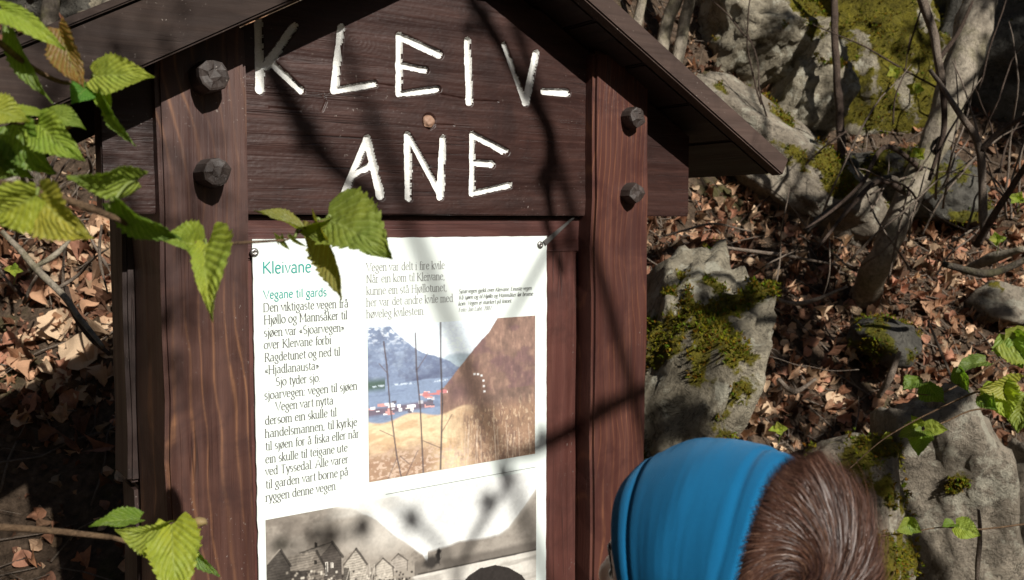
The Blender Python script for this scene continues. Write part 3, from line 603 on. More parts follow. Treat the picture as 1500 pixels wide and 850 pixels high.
poly([(148, 268), (240, 250), (298, 240), (248, 345), (155, 352)], [138, 130, 120], 1, .3, .3); poly([(246, 345), (298, 241), (336, 318), (338, 420), (246, 420)], [120, 112, 103], 1, .3, .35); line2((298, 240), (342, 322), .006, [44, 41, 38]); line2((150, 350), (248, 346), .005, [40, 37, 35]); poly([(285, 290), (302, 288), (302, 310), (285, 312)], [44, 41, 38]); poly([(155, 352), (246, 346), (246, 420), (155, 420)], [66, 61, 57], 1, .3, .2)
poly([(40, 310), (108, 232), (160, 316), (160, 420), (40, 420)], [78, 73, 68], 1, .35, .25); line2((108, 230), (163, 318), .0055, [40, 37, 35]); line2((40, 308), (108, 230), .003, [150, 142, 132]); 
rg2 = random.Random(8)
for k_ in range(90):
    x_ = rg2.uniform(130, 800); y_ = rg2.uniform(345, 393); a_, b_ = q2(x_, y_); im = L3(im, soft(.006, .001, np.hypot(u-a_, v-b_)), lin(rg2.choice([[200, 193, 180], [52, 48, 45], [160, 152, 140], [78, 72, 67]])))
for k_ in range(10): x_ = rg2.uniform(440, 640); line2((x_, 400), (x_+rg2.uniform(-25, 25), rg2.uniform(300, 350)), .0025, rg2.choice([[60, 56, 52], [190, 182, 170]]), .6)
im *= (.84+.20*n3[..., None]+.12*fnoise(h, w, 3, 99, 2)[..., None])
picture('village_photograph', 389, 762, 785.5, _a[1]-.56*_w, im, 'sepia photograph of old log boathouses by the water')
# thin keyline above the second photo
ka = on(565, 724, NPN-.0008); kb = on(785, 691, NPN-.0008)
o = mesh('printed_rule', [(ka[0], NPN-.0009, ka[1]), (kb[0], NPN-.0009, ka[1]), (kb[0], NPN-.0009, ka[1]-.0007), (ka[0], NPN-.0009, ka[1]-.0007)], [(0, 1, 2, 3)], m_text, PAN); sgn(o)

# screws, corner light streak, pegs ------------------------------------------------
m_screw = plain('dull_steel', (.35, .34, .32), .35, .5, .9, .4, 900)
for px_, py_ in ((373, 370), (792, 359)):
    x, z = on(px_, py_, NPN-.002); bm = bmesh.new(); bmesh.ops.create_uvsphere(bm, u_segments=24, v_segments=12, radius=1)
    for v_ in bm.verts:
        p = v_.co.copy(); r_ = math.hypot(p.x, p.y); dent = .45 if r_ < .38 and p.z > 0 and min(abs(p.x), abs(p.y)) < .14 else 0
        v_.co = Vector((x+p.x*.0066, NPN-.0005-(max(p.z, -.1)-dent)*.0036, z+p.y*.0066))
    sgn(bmo('screw', bm, m_screw, PAN, True))
m_streak = plain('light_streak_grey', (.10, .095, .09), .4, .5, 0, .5, 120)
a = on(797, 356, NPN-.002); b = on(841, 318, NPN-.002); dx, dz = b[0]-a[0], b[1]-a[1]; l_ = math.hypot(dx, dz); nx_, nz_ = -dz/l_, dx/l_
def q_(p, s_): return (p[0]+nx_*s_, p[1]+nz_*s_)
sgn(bmo('corner_streak', prism([q_(a, -.006), q_(b, -.0018), q_(b, .0015), q_(a, .004)], NPN-.0030, NPN-.0012, .0004), m_streak, BO))  # thin plate added to imitate the light streak on the frame mitre
def peg(px_, py_, rad, pro, seed):
    x, z = on(px_, py_, NF-pro); bm = bmesh.new(); rings = [(NF+.02, .98), (NF-pro*.35, 1.02), (NF-pro*.8, 1.0), (NF-pro*.97, .93), (NF-pro, .80), (NF-pro-.0012, .4)]; sides = 11; rv = []
    for y_, k in rings:
        rv.append([bm.verts.new((x+math.cos(2*math.pi*i/sides+seed)*rad*k*(1+.09*math.sin(i*2.3+seed)), y_+.0018*math.sin(i*1.7+seed), z+math.sin(2*math.pi*i/sides+seed)*rad*k*(1+.07*math.cos(i*3.1+seed)))) for i in range(sides)])
    for a_, b_ in zip(rv[:-1], rv[1:]):
        for i in range(sides): bm.faces.new((a_[i], a_[(i+1) % sides], b_[(i+1) % sides], b_[i]))
    bm.faces.new(rv[-1]); bmesh.ops.recalc_face_normals(bm, faces=bm.faces)
    return sgn(bmo('peg', bm, m_peg, BO))
peg(314, 110, .0215, .042, 1)['label'] = 'upper peg of left post, in roof shadow'; peg(319, 252, .0195, .042, 2)['label'] = 'lower peg of left post, sunlit'
peg(935, 172, .0185, .026, 3)['label'] = 'upper peg of right post'; peg(934, 283, .0180, .026, 4)['label'] = 'lower peg of right post'

#---NEXT---
# ================================================================ SLOPE: litter, rocks, trees
def leaf_outline(kind, n=9):
    out = []
    for i in range(n+1):
        t = i/n
        if kind == 0: wv = math.sin(math.pi*t**.8)**.8*.42*(1+.10*math.sin(t*40))
        elif kind == 1: wv = math.sin(math.pi*t**.75)**.7*.34*(1+.32*math.sin(t*22+1))     # lobed
        else: wv = math.sin(math.pi*t**1.1)**1.0*.30
        out.append((t, max(.004, wv)))
    return out
def dead_leaf_arrays(kind, curl, twist, seed, n=9, cols=(-1, -.5, 0, .5, 1)):
    """a curled dead leaf, length 1, two halves along the midrib"""
    r = random.Random(seed); V = []; Fc = []; o = leaf_outline(kind, n); nc = len(cols)
    for i, (t, wv) in enumerate(o):
        z = curl*math.sin(math.pi*t)*.35+.05*math.sin(t*9+seed)
        for k, sgn_ in enumerate(cols):
            x = wv*sgn_*(1+.15*r.uniform(-1, 1)*(abs(sgn_) == 1)); zz = z+curl*1.6*(wv*abs(sgn_))**1.4*2+.04*r.uniform(-1, 1)
            a = twist*(t-.5); V.append((x*math.cos(a)-zz*math.sin(a), t-.5, zz*math.cos(a)+x*math.sin(a)))
    for i in range(len(o)-1):
        for k in range(nc-1): a = i*nc+k; Fc.append((a, a+1, a+nc+1, a+nc))
    return np.array(V), Fc
m_dead = vcol('dead_leaf', .7, .2, .22, .5, 300, .55, 60)
LV = [dead_leaf_arrays(k % 3, [.35, -.3, .6, .1, .8, -.5][k], [.3, 1.2, -.8, .2, .6, -1.4][k], k) for k in range(6)]
PAL = lin(np.array([[192, 154, 124], [168, 124, 98], [140, 100, 76], [214, 180, 148], [112, 82, 64], [184, 136, 112], [226, 200, 168], [154, 114, 86], [100, 76, 60], [150, 128, 104]]))*np.array([1.05, 1.0, .97])
LVS = [dead_leaf_arrays(k % 3, [.35, -.3, .6, .1, .9, -.5, .2, 1.1][k], [.3, 1.6, -1.2, .2, .9, -2.0, 2.4, -.5][k], k+20, 6, (-1, 0, 1)) for k in range(8)]
def normal_at(x, y, e=.06):
    return Vector((H(x-e, y)-H(x+e, y), H(x, y-e)-H(x, y+e), 2*e)).normalized()
def scatter(name, N_, box_, smin, smax, seed, tri=True, pal=PAL, dens=None, lift=.01):
    r = np.random.default_rng(seed); VV = []; FF = []; CC = []; nv = 0; cnt = 0
    while cnt < N_:
        x = r.uniform(box_[0], box_[1]); y = r.uniform(box_[2], box_[3])
        if dens and r.random() > dens(x, y): cnt += .3; continue
        v, f = LVS[r.integers(0, 8)]; sc = r.uniform(smin, smax)
        nn = normal_at(x, y)+Vector(r.normal(0, .38, 3)); q = nn.to_track_quat('Z', 'Y') @ Quaternion((0, 0, 1), r.uniform(0, 6.28))
        Mt = np.array(q.to_matrix()); P_ = (v*sc) @ Mt.T+np.array([x, y, H(x, y)+r.uniform(.3, 1)*lift+sc*.10])
        VV.append(P_); FF += [tuple(i+nv for i in g) for g in f]; nv += len(v); c = pal[r.integers(0, len(pal))]*r.uniform(.35, 1.2); CC.append(np.repeat(c[None], len(v), 0)); cnt += 1
    return mesh(name, np.concatenate(VV), FF, m_dead, None, False, np.concatenate(CC))
def dens(x, y):
    s = y-1.05*sstep(-.9, 1.5, x)
    if s < 1.5: return .12
    if x < -.2 and s < 2.3: return .25
    return 1.0 if s < 3.0 else (.55 if s < 3.5 else .22)
o = scatter('leaf_litter', 19000, (-2.1, 3.2, 1.6, 5.2), .016, .058, 11, dens=dens)
tag(o, 'brown dead leaves covering the forest bank', 'leaf litter', kind='stuff')
o = scatter('leaf_crumbs', 22000, (-2.1, 3.2, 1.6, 5.2), .008, .022, 13, dens=dens, pal=PAL*.8, lift=.006)
tag(o, 'crumbled fragments of dead leaves on the soil', 'leaf litter', kind='stuff')
# twigs in the litter
def sticks(name, N_, box_, l0, l1, rad, mt, seed, lift=.03):
    r = random.Random(seed); VV = []; FF = []; nv = 0
    for _ in range(N_):
        x = r.uniform(box_[0], box_[1]); y = r.uniform(box_[2], box_[3]); a = r.uniform(0, math.pi); L = r.uniform(l0, l1)
        pts = []
        for i in range(5):
            t = i/4-.5; xx = x+math.cos(a)*L*t+r.uniform(-1, 1)*L*.05; yy_ = y+math.sin(a)*L*t*.7+r.uniform(-1, 1)*L*.05
            pts.append(Vector((xx, yy_, H(xx, yy_)+r.uniform(.2, 1)*lift)))
        v, f = tube_data(pts, [rad*r.uniform(.7, 1.1)*(1-.5*i/4) for i in range(5)], 4)
        VV += v; FF += [tuple(i+nv for i in g) for g in f]; nv += len(v)
    return mesh(name, VV, FF, mt, None, True)
def bark(name, a, b, moss=0, sc=1):
    m = M(name, .85, .2); n = m.noise(m.map((1, 1, .6)), 16*sc, 8, .7); n_2 = m.noise(m.map(), 70*sc, 6, .7)
    c = m.mix(m.ramp(n, [(.35, 0.0), (.65, 1.0)]), a, b); c = m.mix(m.ramp(n_2, [(.3, .75), (.55, 0.0)]), c, tuple(q*.35 for q in a))
    if moss:
        n3_ = m.noise(m.map(), 7, 5, .6); c = m.mix(m.math('MULTIPLY', m.ramp(n3_, [(.5, 0.0), (.6, 1.0)]), moss), c, (.10, .10, .015))
    m.col(c); m.set(m.b.inputs['Normal'], m.bump(m.math('ADD', n, n_2), .9, .008)); return m.m
m_twig = bark('grey_twig_bark', (.14, .105, .08), (.27, .22, .175), 0, 3)
m_twigd = bark('dark_twig_bark', (.05, .034, .026), (.12, .085, .065), 0, 3)
m_bark = bark('grey_smooth_bark', (.19, .16, .12), (.38, .33, .26), .25, 1)
m_barkd = bark('dark_bark', (.05, .04, .03), (.12, .10, .08), .3, 1)
tag(sticks('twig_litter', 1300, (-2.0, 3.0, 1.9, 4.9), .12, .5, .0035, m_twig, 5), 'thin pale twigs strewn among the dead leaves', 'twigs', kind='stuff')
tag(sticks('dry_grass', 1500, (-2.0, 3.0, 1.9, 4.9), .08, .25, .0013, m_twig, 15, .05), 'dry grass stalks lying through the leaf litter', 'dry grass', kind='stuff')

# individual pale dead leaves on top of the litter
shared = []
for k in range(12):
    v, f = LV[k % 6]; c = PAL[[6, 3, 0, 6, 5, 3, 0, 1, 6, 5, 3, 2][k]]*random.uniform(.85, 1.2)
    me = bpy.data.meshes.new('dead_leaf'); me.from_pydata([tuple(p) for p in v], [], f); a = me.color_attributes.new('col', 'FLOAT_COLOR', 'POINT')
    cc = np.ones((len(v), 4), np.float32); cc[:, :3] = c; a.data.foreach_set('color', cc.ravel()); me.materials.append(m_dead); me.polygons.foreach_set('use_smooth', [True]*len(me.polygons)); shared.append(me)
rl = random.Random(3)
def put_leaf(px, py, size, k, label, group=None, tilt=.3, rz=None):
    g = ground_hit(px, py); o = bpy.data.objects.new('dead_leaf', shared[k]); C.objects.link(o)
    nn = normal_at(g.x, g.y)+Vector((rl.uniform(-tilt, tilt), -.35+rl.uniform(-tilt, tilt), rl.uniform(-tilt, tilt)))
    q = nn.to_track_quat('Z', 'Y') @ Quaternion((0, 0, 1), rl.uniform(0, 6.28) if rz is None else rz)
    o.rotation_mode = 'QUATERNION'; o.rotation_quaternion = q; o.scale = (size,)*3; o.location = g+nn.normalized()*(.012+size*.12)
    return tag(o, label, 'dead leaf', group)
put_leaf(118, 522, .115, 3, 'largest pale lobed dead leaf on the litter left of the board', None, .1, 1.2)
put_leaf(92, 482, .10, 0, 'pale curled dead leaf lying above the largest pale leaf', None, .1, .3)
put_leaf(60, 490, .08, 1, 'tan dead leaf at the left end of the pale leaf pair', None, .1, 2.0)
put_leaf(100, 385, .10, 7, 'reddish brown dead leaf hanging on a twig below the hazel leaves', None, .1, 2.6)
for _ in range(60):
    px, py = rl.uniform(0, 165), rl.uniform(340, 590)
    put_leaf(px, py, rl.uniform(.04, .065), rl.randrange(12), 'curled tan dead leaf on the bank left of the notice board', 'dead leaves on the left bank')
for _ in range(170):
    px, py = rl.uniform(1010, 1500), rl.uniform(280, 620)
    put_leaf(px, py, rl.uniform(.038, .062), rl.randrange(12), 'curled brown dead leaf on the bank right of the notice board', 'dead leaves on the right bank')

# ---- rocks ------------------------------------------------------------
def rock_mat(name, a, b, moss_c, moss_amt, lichen=0.0):
    m = M(name, .85, .25); n = m.noise(m.map(), 5, 10, .68); n_2 = m.noise(m.map(), 34, 8, .72); n3_ = m.noise(m.map(), 2.2, 4, .55)
    c = m.mix(m.ramp(n, [(.32, 0.0), (.68, 1.0)]), a, b)
    vv = m.n('ShaderNodeTexNoise', Vector=m.map(), Scale=9.0, Detail=8.0, Roughness=.6, Distortion=1.2).outputs[0]
    cr = m.math('ABSOLUTE', m.math('SUBTRACT', vv, .5)); c = m.mix(m.ramp(cr, [(0.0, .8), (.012, .0)]), c, tuple(q*.2 for q in a))
    c = m.mix(m.ramp(n_2, [(.33, .75), (.5, 0.0)]), c, tuple(q*.4 for q in a))
    if lichen: c = m.mix(m.math('MULTIPLY', m.ramp(m.noise(m.map(), 11, 7, .7), [(.54, 0.0), (.6, 1.0)]), lichen), c, (.52, .50, .40))
    at = m.attr('col').outputs[0]; mm = m.n('ShaderNodeSeparateColor'); m.nt.links.new(at, mm.inputs[0])
    mf = m.math('ADD', mm.outputs[0], m.math('MULTIPLY', m.math('SUBTRACT', n_2, .5), .9)); mf = m.ramp(mf, [(.46, 0.0), (.56, 1.0)])
    mc = m.mix(m.ramp(m.noise(m.map(), 26, 6, .7), [(.32, 0.0), (.66, 1.0)]), tuple(q*.3 for q in moss_c), moss_c)
    c = m.mix(mf, c, mc); m.col(c)
    hh = m.math('ADD', m.math('MULTIPLY', n, 1.2), n_2); m.set(m.b.inputs['Normal'], m.bump(hh, .9, .03)); return m.m
MOSS = (.17, .145, .012)
m_rock = rock_mat('grey_rock', (.15, .125, .095), (.36, .31, .24), MOSS, 1, .45)
m_rockw = rock_mat('pale_broken_rock', (.14, .118, .082), (.44, .39, .29), MOSS, 1, .6)
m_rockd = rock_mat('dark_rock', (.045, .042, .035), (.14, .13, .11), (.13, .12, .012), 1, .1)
m_mosst = vcol('moss', .9, .1, .3, 0, 80, .3, 40)
def rock(label, c, size, rot, seed, mt, moss=.0, sub=5, group=None, facets=7, fr=1.0, tufts=0, mossdir=(0, -.2, 1)):
    bm = bmesh.new(); bmesh.ops.create_icosphere(bm, subdivisions=sub, radius=1); r = random.Random(seed)
    pl = [(Vector((r.gauss(0, 1), r.gauss(0, 1), r.gauss(0, 1))).normalized(), r.uniform(.55, .86)) for _ in range(facets)]
    E_ = Quaternion((0, 0, 1), rot[2]) @ Quaternion((0, 1, 0), rot[1]) @ Quaternion((1, 0, 0), rot[0]); sd = Vector((seed*3.3, seed*1.7, 0)); md = Vector(mossdir).normalized()
    for v in bm.verts:
        p = v.co.copy()
        for n_, d in pl:
            e = p.dot(n_)-d
            if e > 0: p -= n_*e*.93
        k = p*fr*1.6
        p += p.normalized()*(.10*noise.noise(k*1.3+sd)+.07*noise.noise(k*3.1+sd)-.06*abs(noise.noise(k*2.3+sd*2))+.045*abs(noise.noise(k*7+sd))+.012*noise.noise(k*17+sd)+.006*noise.noise(k*38+sd))
        st = math.floor(p.z*4+noise.noise(k+sd)*1.5)
        p += Vector((noise.noise(Vector((st, seed, 0.3)))*.05, noise.noise(Vector((0.2, st, seed)))*.05, 0))
        v.co = Vector(c)+E_ @ Vector((p.x*size[0], p.y*size[1], p.z*size[2]))
    bm.normal_update(); cols = []; mv = []
    for v in bm.verts:
        q = v.co; nm = noise.noise(q*4.2+sd)*.8+noise.noise(q*11+sd)*.6+noise.noise(q*27+sd)*.25
        k = moss+.26*v.normal.dot(md)+nm*1.05 if moss > -1 else 0
        cols.append((k, k, k)); mv.append(k)
    me_v = [v.co.copy() for v in bm.verts]; me_n = [v.normal.copy() for v in bm.verts]; me_f = [tuple(v.index for v in f.verts) for f in bm.faces]; bm.free()
    o = mesh('rock', me_v, me_f, mt, None, True, cols); tag(o, label, 'rock', group)
    if tufts:
        VV = []; FF = []; CC = []; rr_ = random.Random(seed+9); cand = [i for i, k in enumerate(mv) if k > .5 and (me_v[i].y < c[1]+size[1]*.6)]
        for _ in range(tufts):
            if not cand: break
            i = rr_.choice(cand); p = me_v[i]+Vector((rr_.uniform(-1, 1), rr_.uniform(-1, 1), rr_.uniform(-1, 1)))*.012
            cl = (.10+.15*rr_.random(), .10+.11*rr_.random(), .008+.012*rr_.random()); L = rr_.uniform(.005, .014)
            for b_ in range(3):
                d = (me_n[i]+Vector((rr_.gauss(0, .6), rr_.gauss(0, .6), rr_.gauss(0, .6)))).normalized()*L; s_ = d.cross(Vector((rr_.uniform(-1, 1), rr_.uniform(-1, 1), 1))).normalized()*L*.28
                n0 = len(VV); VV += [p-s_, p+s_, p+d]; FF.append((n0, n0+1, n0+2)); CC += [cl]*3
        if VV:
            t_ = mesh('moss', VV, FF, m_mosst, o, False, CC); t_['kind'] = 'stuff'
    return o
def rk(label, px, py, Y, wpx, hpx, dm, rot, seed, mt, **k):
    c = P(px, py, Y); s = Y/F_PX/2
    return rock(label, c, (wpx*s, dm, hpx*s), rot, seed, mt, **k)
rk('tall smooth grey boulder behind the child, streaked by a dark shadow', 1372, 760, 2.75, 215, 470, .34, (.25, -.12, -.2), 3, m_rock, moss=-.25, facets=9, tufts=700)
rk('grey boulder with mossy cracks at the right edge of the view', 1520, 830, 2.85, 190, 440, .34, (.2, .1, .2), 8, m_rock, moss=.12, tufts=1500)
rk('low mossy grey rock between the child and the tall boulder', 1245, 800, 2.6, 190, 330, .28, (.3, .2, .4), 12, m_rock, moss=.30, tufts=1800)
rk('moss covered rock with pale lichen just right of the board post', 990, 560, 2.75, 230, 520, .40, (.3, .42, .1), 5, m_rockw, moss=.04, fr=1.5, tufts=2600)
rk('small grey rock under the moss covered rock', 930, 760, 2.5, 280, 330, .32, (.2, .1, .3), 21, m_rock, moss=-.1, tufts=500)
rk('long smooth slanting slab of grey rock above the right eave', 1165, 250, 4.25, 440, 165, .5, (.35, .55, .1), 31, m_rock, moss=.05, facets=7, tufts=2600)
rk('pale broken rock outcrop above the slab', 1095, 55, 4.45, 210, 250, .45, (.3, .5, .5), 34, m_rockw, moss=.02, fr=2.2, facets=16, tufts=1600)
rk('small pale block of rock wedged left of the mossy face', 1190, 130, 4.3, 120, 200, .30, (.2, .5, .2), 36, m_rockw, moss=-.05, fr=1.9, facets=14, tufts=600)
rk('upright rock face thick with yellow moss', 1270, 90, 4.55, 300, 380, .40, (.1, .1, .1), 38, m_rockw, moss=.62, fr=1.8, facets=10, tufts=7000, mossdir=(-.2, -.7, .4))
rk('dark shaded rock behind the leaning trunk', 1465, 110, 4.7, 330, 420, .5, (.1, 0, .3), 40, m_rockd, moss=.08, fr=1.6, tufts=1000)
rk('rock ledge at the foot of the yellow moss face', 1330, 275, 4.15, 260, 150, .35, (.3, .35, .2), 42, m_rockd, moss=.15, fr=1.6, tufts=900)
rk('flat brown stone lying in the litter near the right edge', 1470, 440, 3.6, 130, 60, .16, (.3, .1, 0), 44, m_rock, moss=-.2, sub=4)
rk('mossy stone by the base of the leaning tree', 1300, 500, 3.3, 110, 60, .15, (.3, .1, 0), 47, m_rockd, moss=.2, sub=4, tufts=500)
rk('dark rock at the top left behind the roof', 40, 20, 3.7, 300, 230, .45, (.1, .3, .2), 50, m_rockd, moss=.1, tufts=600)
rk('pale rock behind the roof near the top left', 185, 0, 3.8, 190, 190, .4, (.1, .2, .3), 52, m_rockw, moss=-.1, fr=1.6)
rk('mossy rock between the hazel leaves at the left edge', -10, 270, 3.1, 150, 150, .3, (.1, .2, .3), 54, m_rock, moss=.15, tufts=900)

# ---- trees and stems on the bank ----------------------------------------
def stem_thing(name, label, cat, pts, rad, mt, branches=(), group=None, sides=12, rough=.25, seed=1, part='trunk', wig=.01):
    """pts: list of (px, py, Y)"""
    w_ = [P(*p) for p in pts]; e = empty(name, w_[0]); tag(e, label, cat, group)
    o = tube(part, w_, rad, mt, None, sides, rough, seed, 8, wig); o.data.transform(Matrix.Translation(-w_[0])); o.parent = e
    for k, (bp, br) in enumerate(branches):
        b = [P(*p) for p in bp]; q = tube('branch', b, br, m_twigd, None, 7, .2, seed+k+3, 6, .006); q.data.transform(Matrix.Translation(-w_[0])); q.parent = e
    return e
YG = ground_hit(985, 75).y-.12
T1 = stem_thing('leaning_tree', 'leaning grey trunk with a dark knot hole on the right', 'tree',
  [(1243, 520, ground_hit(1243, 470).y+.12), (1262, 445, ground_hit(1262, 445).y+.04), (1290, 380, 3.4), (1325, 300, 3.4), (1372, 200, 3.45), (1405, 110, 3.5), (1432, 20, 3.55), (1450, -80, 3.6), (1490, -300, 3.7), (1500, -700, 3.8)], [.070, .056, .048, .046, .050, .062, .062, .058, .05, .04], m_bark,
  [([(1352, 250, 3.4), (1300, 215, 3.2), (1262, 270, 3.1), (1215, 310, 3.05), (1175, 335, 3.0)], [.010, .008, .007, .005, .003]),
   ([(1330, 285, 3.35), (1290, 265, 3.2), (1250, 300, 3.1), (1195, 365, 3.0)], [.011, .009, .008, .004])], seed=2)
kn = P(1377, 210, 3.385); bm = bmesh.new(); bmesh.ops.create_uvsphere(bm, u_segments=14, v_segments=9, radius=1)
for v_ in bm.verts: p_ = v_.co.copy(); v_.co = Vector((p_.x*.016, p_.y*.012, p_.z*.036))*(1+.25*noise.noise(p_*2))
m_hole = plain('dark_knot', (.012, .009, .007), .9, .1); kh = bmo('knot_hole', bm, m_hole, T1, True); kh.location = kn-T1.location; kh.rotation_euler = (0, .35, 0)
stem_thing('tree', 'left of two slim pale trunks behind the roof ridge', 'tree', [(948, 170, YG-.1), (978, 40, YG), (1000, -40, YG), (1040, -300, YG)], [.032, .028, .026, .02], m_bark, seed=4)
stem_thing('tree', 'right of two slim pale trunks behind the roof ridge', 'tree', [(978, 170, YG-.1), (1000, 40, YG-.02), (1016, -40, YG-.02), (1030, -300, YG)], [.028, .025, .022, .018], m_bark, seed=5)
stem_thing('tree', 'thin trunk touching the right roof slope at the top edge', 'tree', [(915, 110, YG), (936, 20, YG), (944, -60, YG), (950, -300, YG)], [.022, .02, .018, .014], m_bark, seed=6)
stem_thing('sapling', 'straight thin upright sapling in front of the yellow moss face', 'sapling', [(1233, 275, 3.9), (1229, 180, 3.95), (1223, 80, 4.0), (1220, -30, 4.1), (1216, -200, 4.2)], [.018, .017, .015, .014, .01], m_twigd, seed=7, part='stem')
stem_thing('sapling', 'crooked grey sapling left of the leaning trunk, by its top', 'sapling', [(1380, 125, 3.2), (1372, 60, 3.2), (1352, 10, 3.2), (1340, -80, 3.2)], [.013, .013, .015, .012], m_twig, seed=8, part='stem',
   branches=[([(1375, 90, 3.2), (1405, 45, 3.2), (1425, 0, 3.2)], [.008, .007, .004]), ([(1380, 125, 3.2), (1382, 190, 3.2), (1360, 265, 3.2)], [.011, .009, .006])])
stem_thing('sapling', 'forked pale sapling at the right between twigs and litter', 'sapling', [(1442, 350, 2.9), (1440, 270, 2.9), (1434, 215, 2.9), (1405, 165, 2.9), (1365, 100, 3.0)], [.013, .012, .012, .009, .006], m_twig, seed=9, part='stem',
   branches=[([(1436, 222, 2.9), (1470, 190, 2.85), (1510, 165, 2.8)], [.01, .008, .006]), ([(1430, 360, 2.9), (1460, 310, 2.8), (1510, 235, 2.7)], [.012, .01, .008])])
for k, (a, b, r_, mt, lb) in enumerate((
   ([(1120, 430, 3.1), (1175, 445, 3.1), (1240, 420, 3.1)], .0, .008, m_twig, 'pale stick lying level in the litter below the eave'),
   ([(1055, 360, 3.3), (1130, 372, 3.3), (1230, 392, 3.2)], 0, .007, m_twig, 'long pale stick crossing the litter halfway up the bank'),
   ([(1140, 555, 2.9), (1165, 575, 2.9), (1195, 556, 2.9)], 0, .009, m_twig, 'short curved pale stick left of the tall boulder'),
   ([(1288, 582, 2.75), (1305, 550, 2.7), (1318, 515, 2.7)], 0, .011, m_twig, 'crooked bleached stick leaning on the tall boulder'),
   ([(975, 345, 3.3), (1040, 330, 3.4), (1100, 340, 3.4)], 0, .005, m_twig, 'thin pale stick just under the right end of the board'),
   ([(1180, 340, 3.2), (1230, 300, 3.3), (1300, 262, 3.3), (1330, 285, 3.3)], 0, .014, m_barkd, 'dark fallen branch left of the leaning trunk'),
   ([(1410, 400, 3.1), (1450, 380, 3.0), (1500, 365, 2.9)], 0, .018, m_bark, 'pale fallen branch at the right edge of the litter'),
   ([(1380, 385, 3.0), (1450, 400, 2.95), (1520, 372, 2.9)], 0, .014, m_barkd, 'dark fallen branch under the pale one at the right'),
   ([(5, 340, 2.25), (40, 380, 2.2), (95, 440, 2.1), (150, 510, 2.0)], 0, .009, m_bark, 'long bare branch running down the left bank'),
   ([(100, 420, 2.2), (108, 455, 2.15), (130, 490, 2.1), (160, 520, 2.05)], 0, .008, m_twigd, 'darker bare branch crossing the long one at left'),
   ([(150, 330, 2.2), (145, 380, 2.2), (158, 430, 2.2)], 0, .004, m_twig, 'thin pale twig standing beside the left post'),
   ([(45, 395, 2.2), (80, 375, 2.2), (105, 350, 2.25)], 0, .006, m_bark, 'short branch stub near the left edge of the bank'),
   ([(1048, 600, 2.5), (1047, 640, 2.5), (1046, 665, 2.5)], 0, .004, m_twig, 'straight pale stalk above the blue headband'),
   ([(1440, 690, 2.5), (1420, 640, 2.5), (1395, 560, 2.6), (1360, 470, 2.7)], 0, .006, m_twig, 'pale split stick on the right side of the tall boulder'),
   ([(1432, 850, 2.4), (1436, 790, 2.4), (1430, 745, 2.4)], 0, .007, m_twig, 'bleached stub at the lower right edge of the tall boulder'))):
    w_ = [P(*p) for p in a]; o = tube('fallen_stick', w_, [r_*.7, r_, r_*.5], mt, None, 7, .3, k, 7, .008); tag(o, lb, 'stick')
# fine brushwood at the top right and left
def brush(label, n, box_, Y0, Y1, rad, mt, seed, L=(80, 260)):
    r = random.Random(seed); e = None
    for k in range(n):
        x = r.uniform(box_[0], box_[2]); y = r.uniform(box_[1], box_[3]); Y_ = r.uniform(Y0, Y1); l_ = r.uniform(*L); a = r.gauss(math.pi/2, .75)
        pts = [(x, y, Y_)]
        for i in range(3):
            a += r.uniform(-.35, .35); x += math.cos(a)*l_/3; y -= math.sin(a)*l_/3; pts.append((x, y, Y_+r.uniform(-.1, .1)))
        w_ = [P(*p) for p in pts]
        if e is None: e = empty('brushwood', w_[0]); tag(e, label, 'brushwood')
        q = tube('twig', w_, [rad, rad*.8, rad*.4], mt, None, 5, .2, seed+k, 4, .01); q.data.transform(Matrix.Translation(-e.location)); q.parent = e
brush('tangle of bare grey twigs round the foot of the leaning trunk', 26, (1200, 250, 1500, 420), 2.9, 3.5, .0042, m_twig, 61)
brush('dark bare twigs rising in front of the rocks at the top right', 13, (1060, 60, 1500, 260), 3.6, 4.2, .0042, m_twigd, 62)
brush('bare twigs rising behind the hazel leaves on the left bank', 16, (-20, 100, 165, 520), 2.2, 2.9, .005, m_twig, 63, (60, 190))
brush('bare twigs at the foot of the bank behind the child', 12, (960, 350, 1260, 640), 2.7, 3.3, .003, m_twig, 64, (50, 160))
stem_thing('tree', 'dark slanting trunk behind the roof at the top left corner', 'tree', [(60, 160, 3.3), (70, 60, 3.3), (85, -60, 3.4)], [.035, .03, .028], m_barkd, seed=14)
stem_thing('tree', 'pale leaning trunk behind the roof, left of centre top', 'tree', [(130, 120, 3.2), (150, 40, 3.2), (190, -60, 3.3)], [.03, .028, .022], m_bark, seed=15)

# ================================================================ HAZEL LEAVES
ml = M('hazel_leaf', .48, .4); uvn = ml.n('ShaderNodeSeparateXYZ', Vector=ml.tc.outputs['UV']); U_, V_ = uvn.outputs[0], uvn.outputs[1]
av = ml.math('ABSOLUTE', V_); ph = ml.math('SUBTRACT', ml.math('MULTIPLY', U_, 9.0), ml.math('MULTIPLY', av, 3.6)); fr_ = ml.math('ABSOLUTE', ml.math('SUBTRACT', ml.math('FRACT', ph), .5))
vein = ml.ramp(fr_, [(.0, 1.0), (.07, .5), (.16, 0.0)]); mid_ = ml.ramp(av, [(0.0, 1.0), (.03, .7), (.055, 0.0)])
vn = ml.math('MAXIMUM', vein, mid_); ln = ml.noise(ml.map(), 240, 5, .7); lb_ = ml.noise(ml.map(), 22, 3, .6)
at_ = ml.attr('col').outputs[0]
gc = ml.mix(ml.ramp(lb_, [(.3, 0.0), (.7, 1.0)]), at_, ml.mix(1.0, at_, (1.35, 1.12, .8), 'MULTIPLY')); gc = ml.mix(ml.math('MULTIPLY', vn, .45), gc, (.42, .50, .16)); gc = ml.mix(ml.ramp(ln, [(.3, .45), (.5, 0.0)]), gc, ml.mix(1.0, at_, (.55, .6, .5), 'MULTIPLY'))
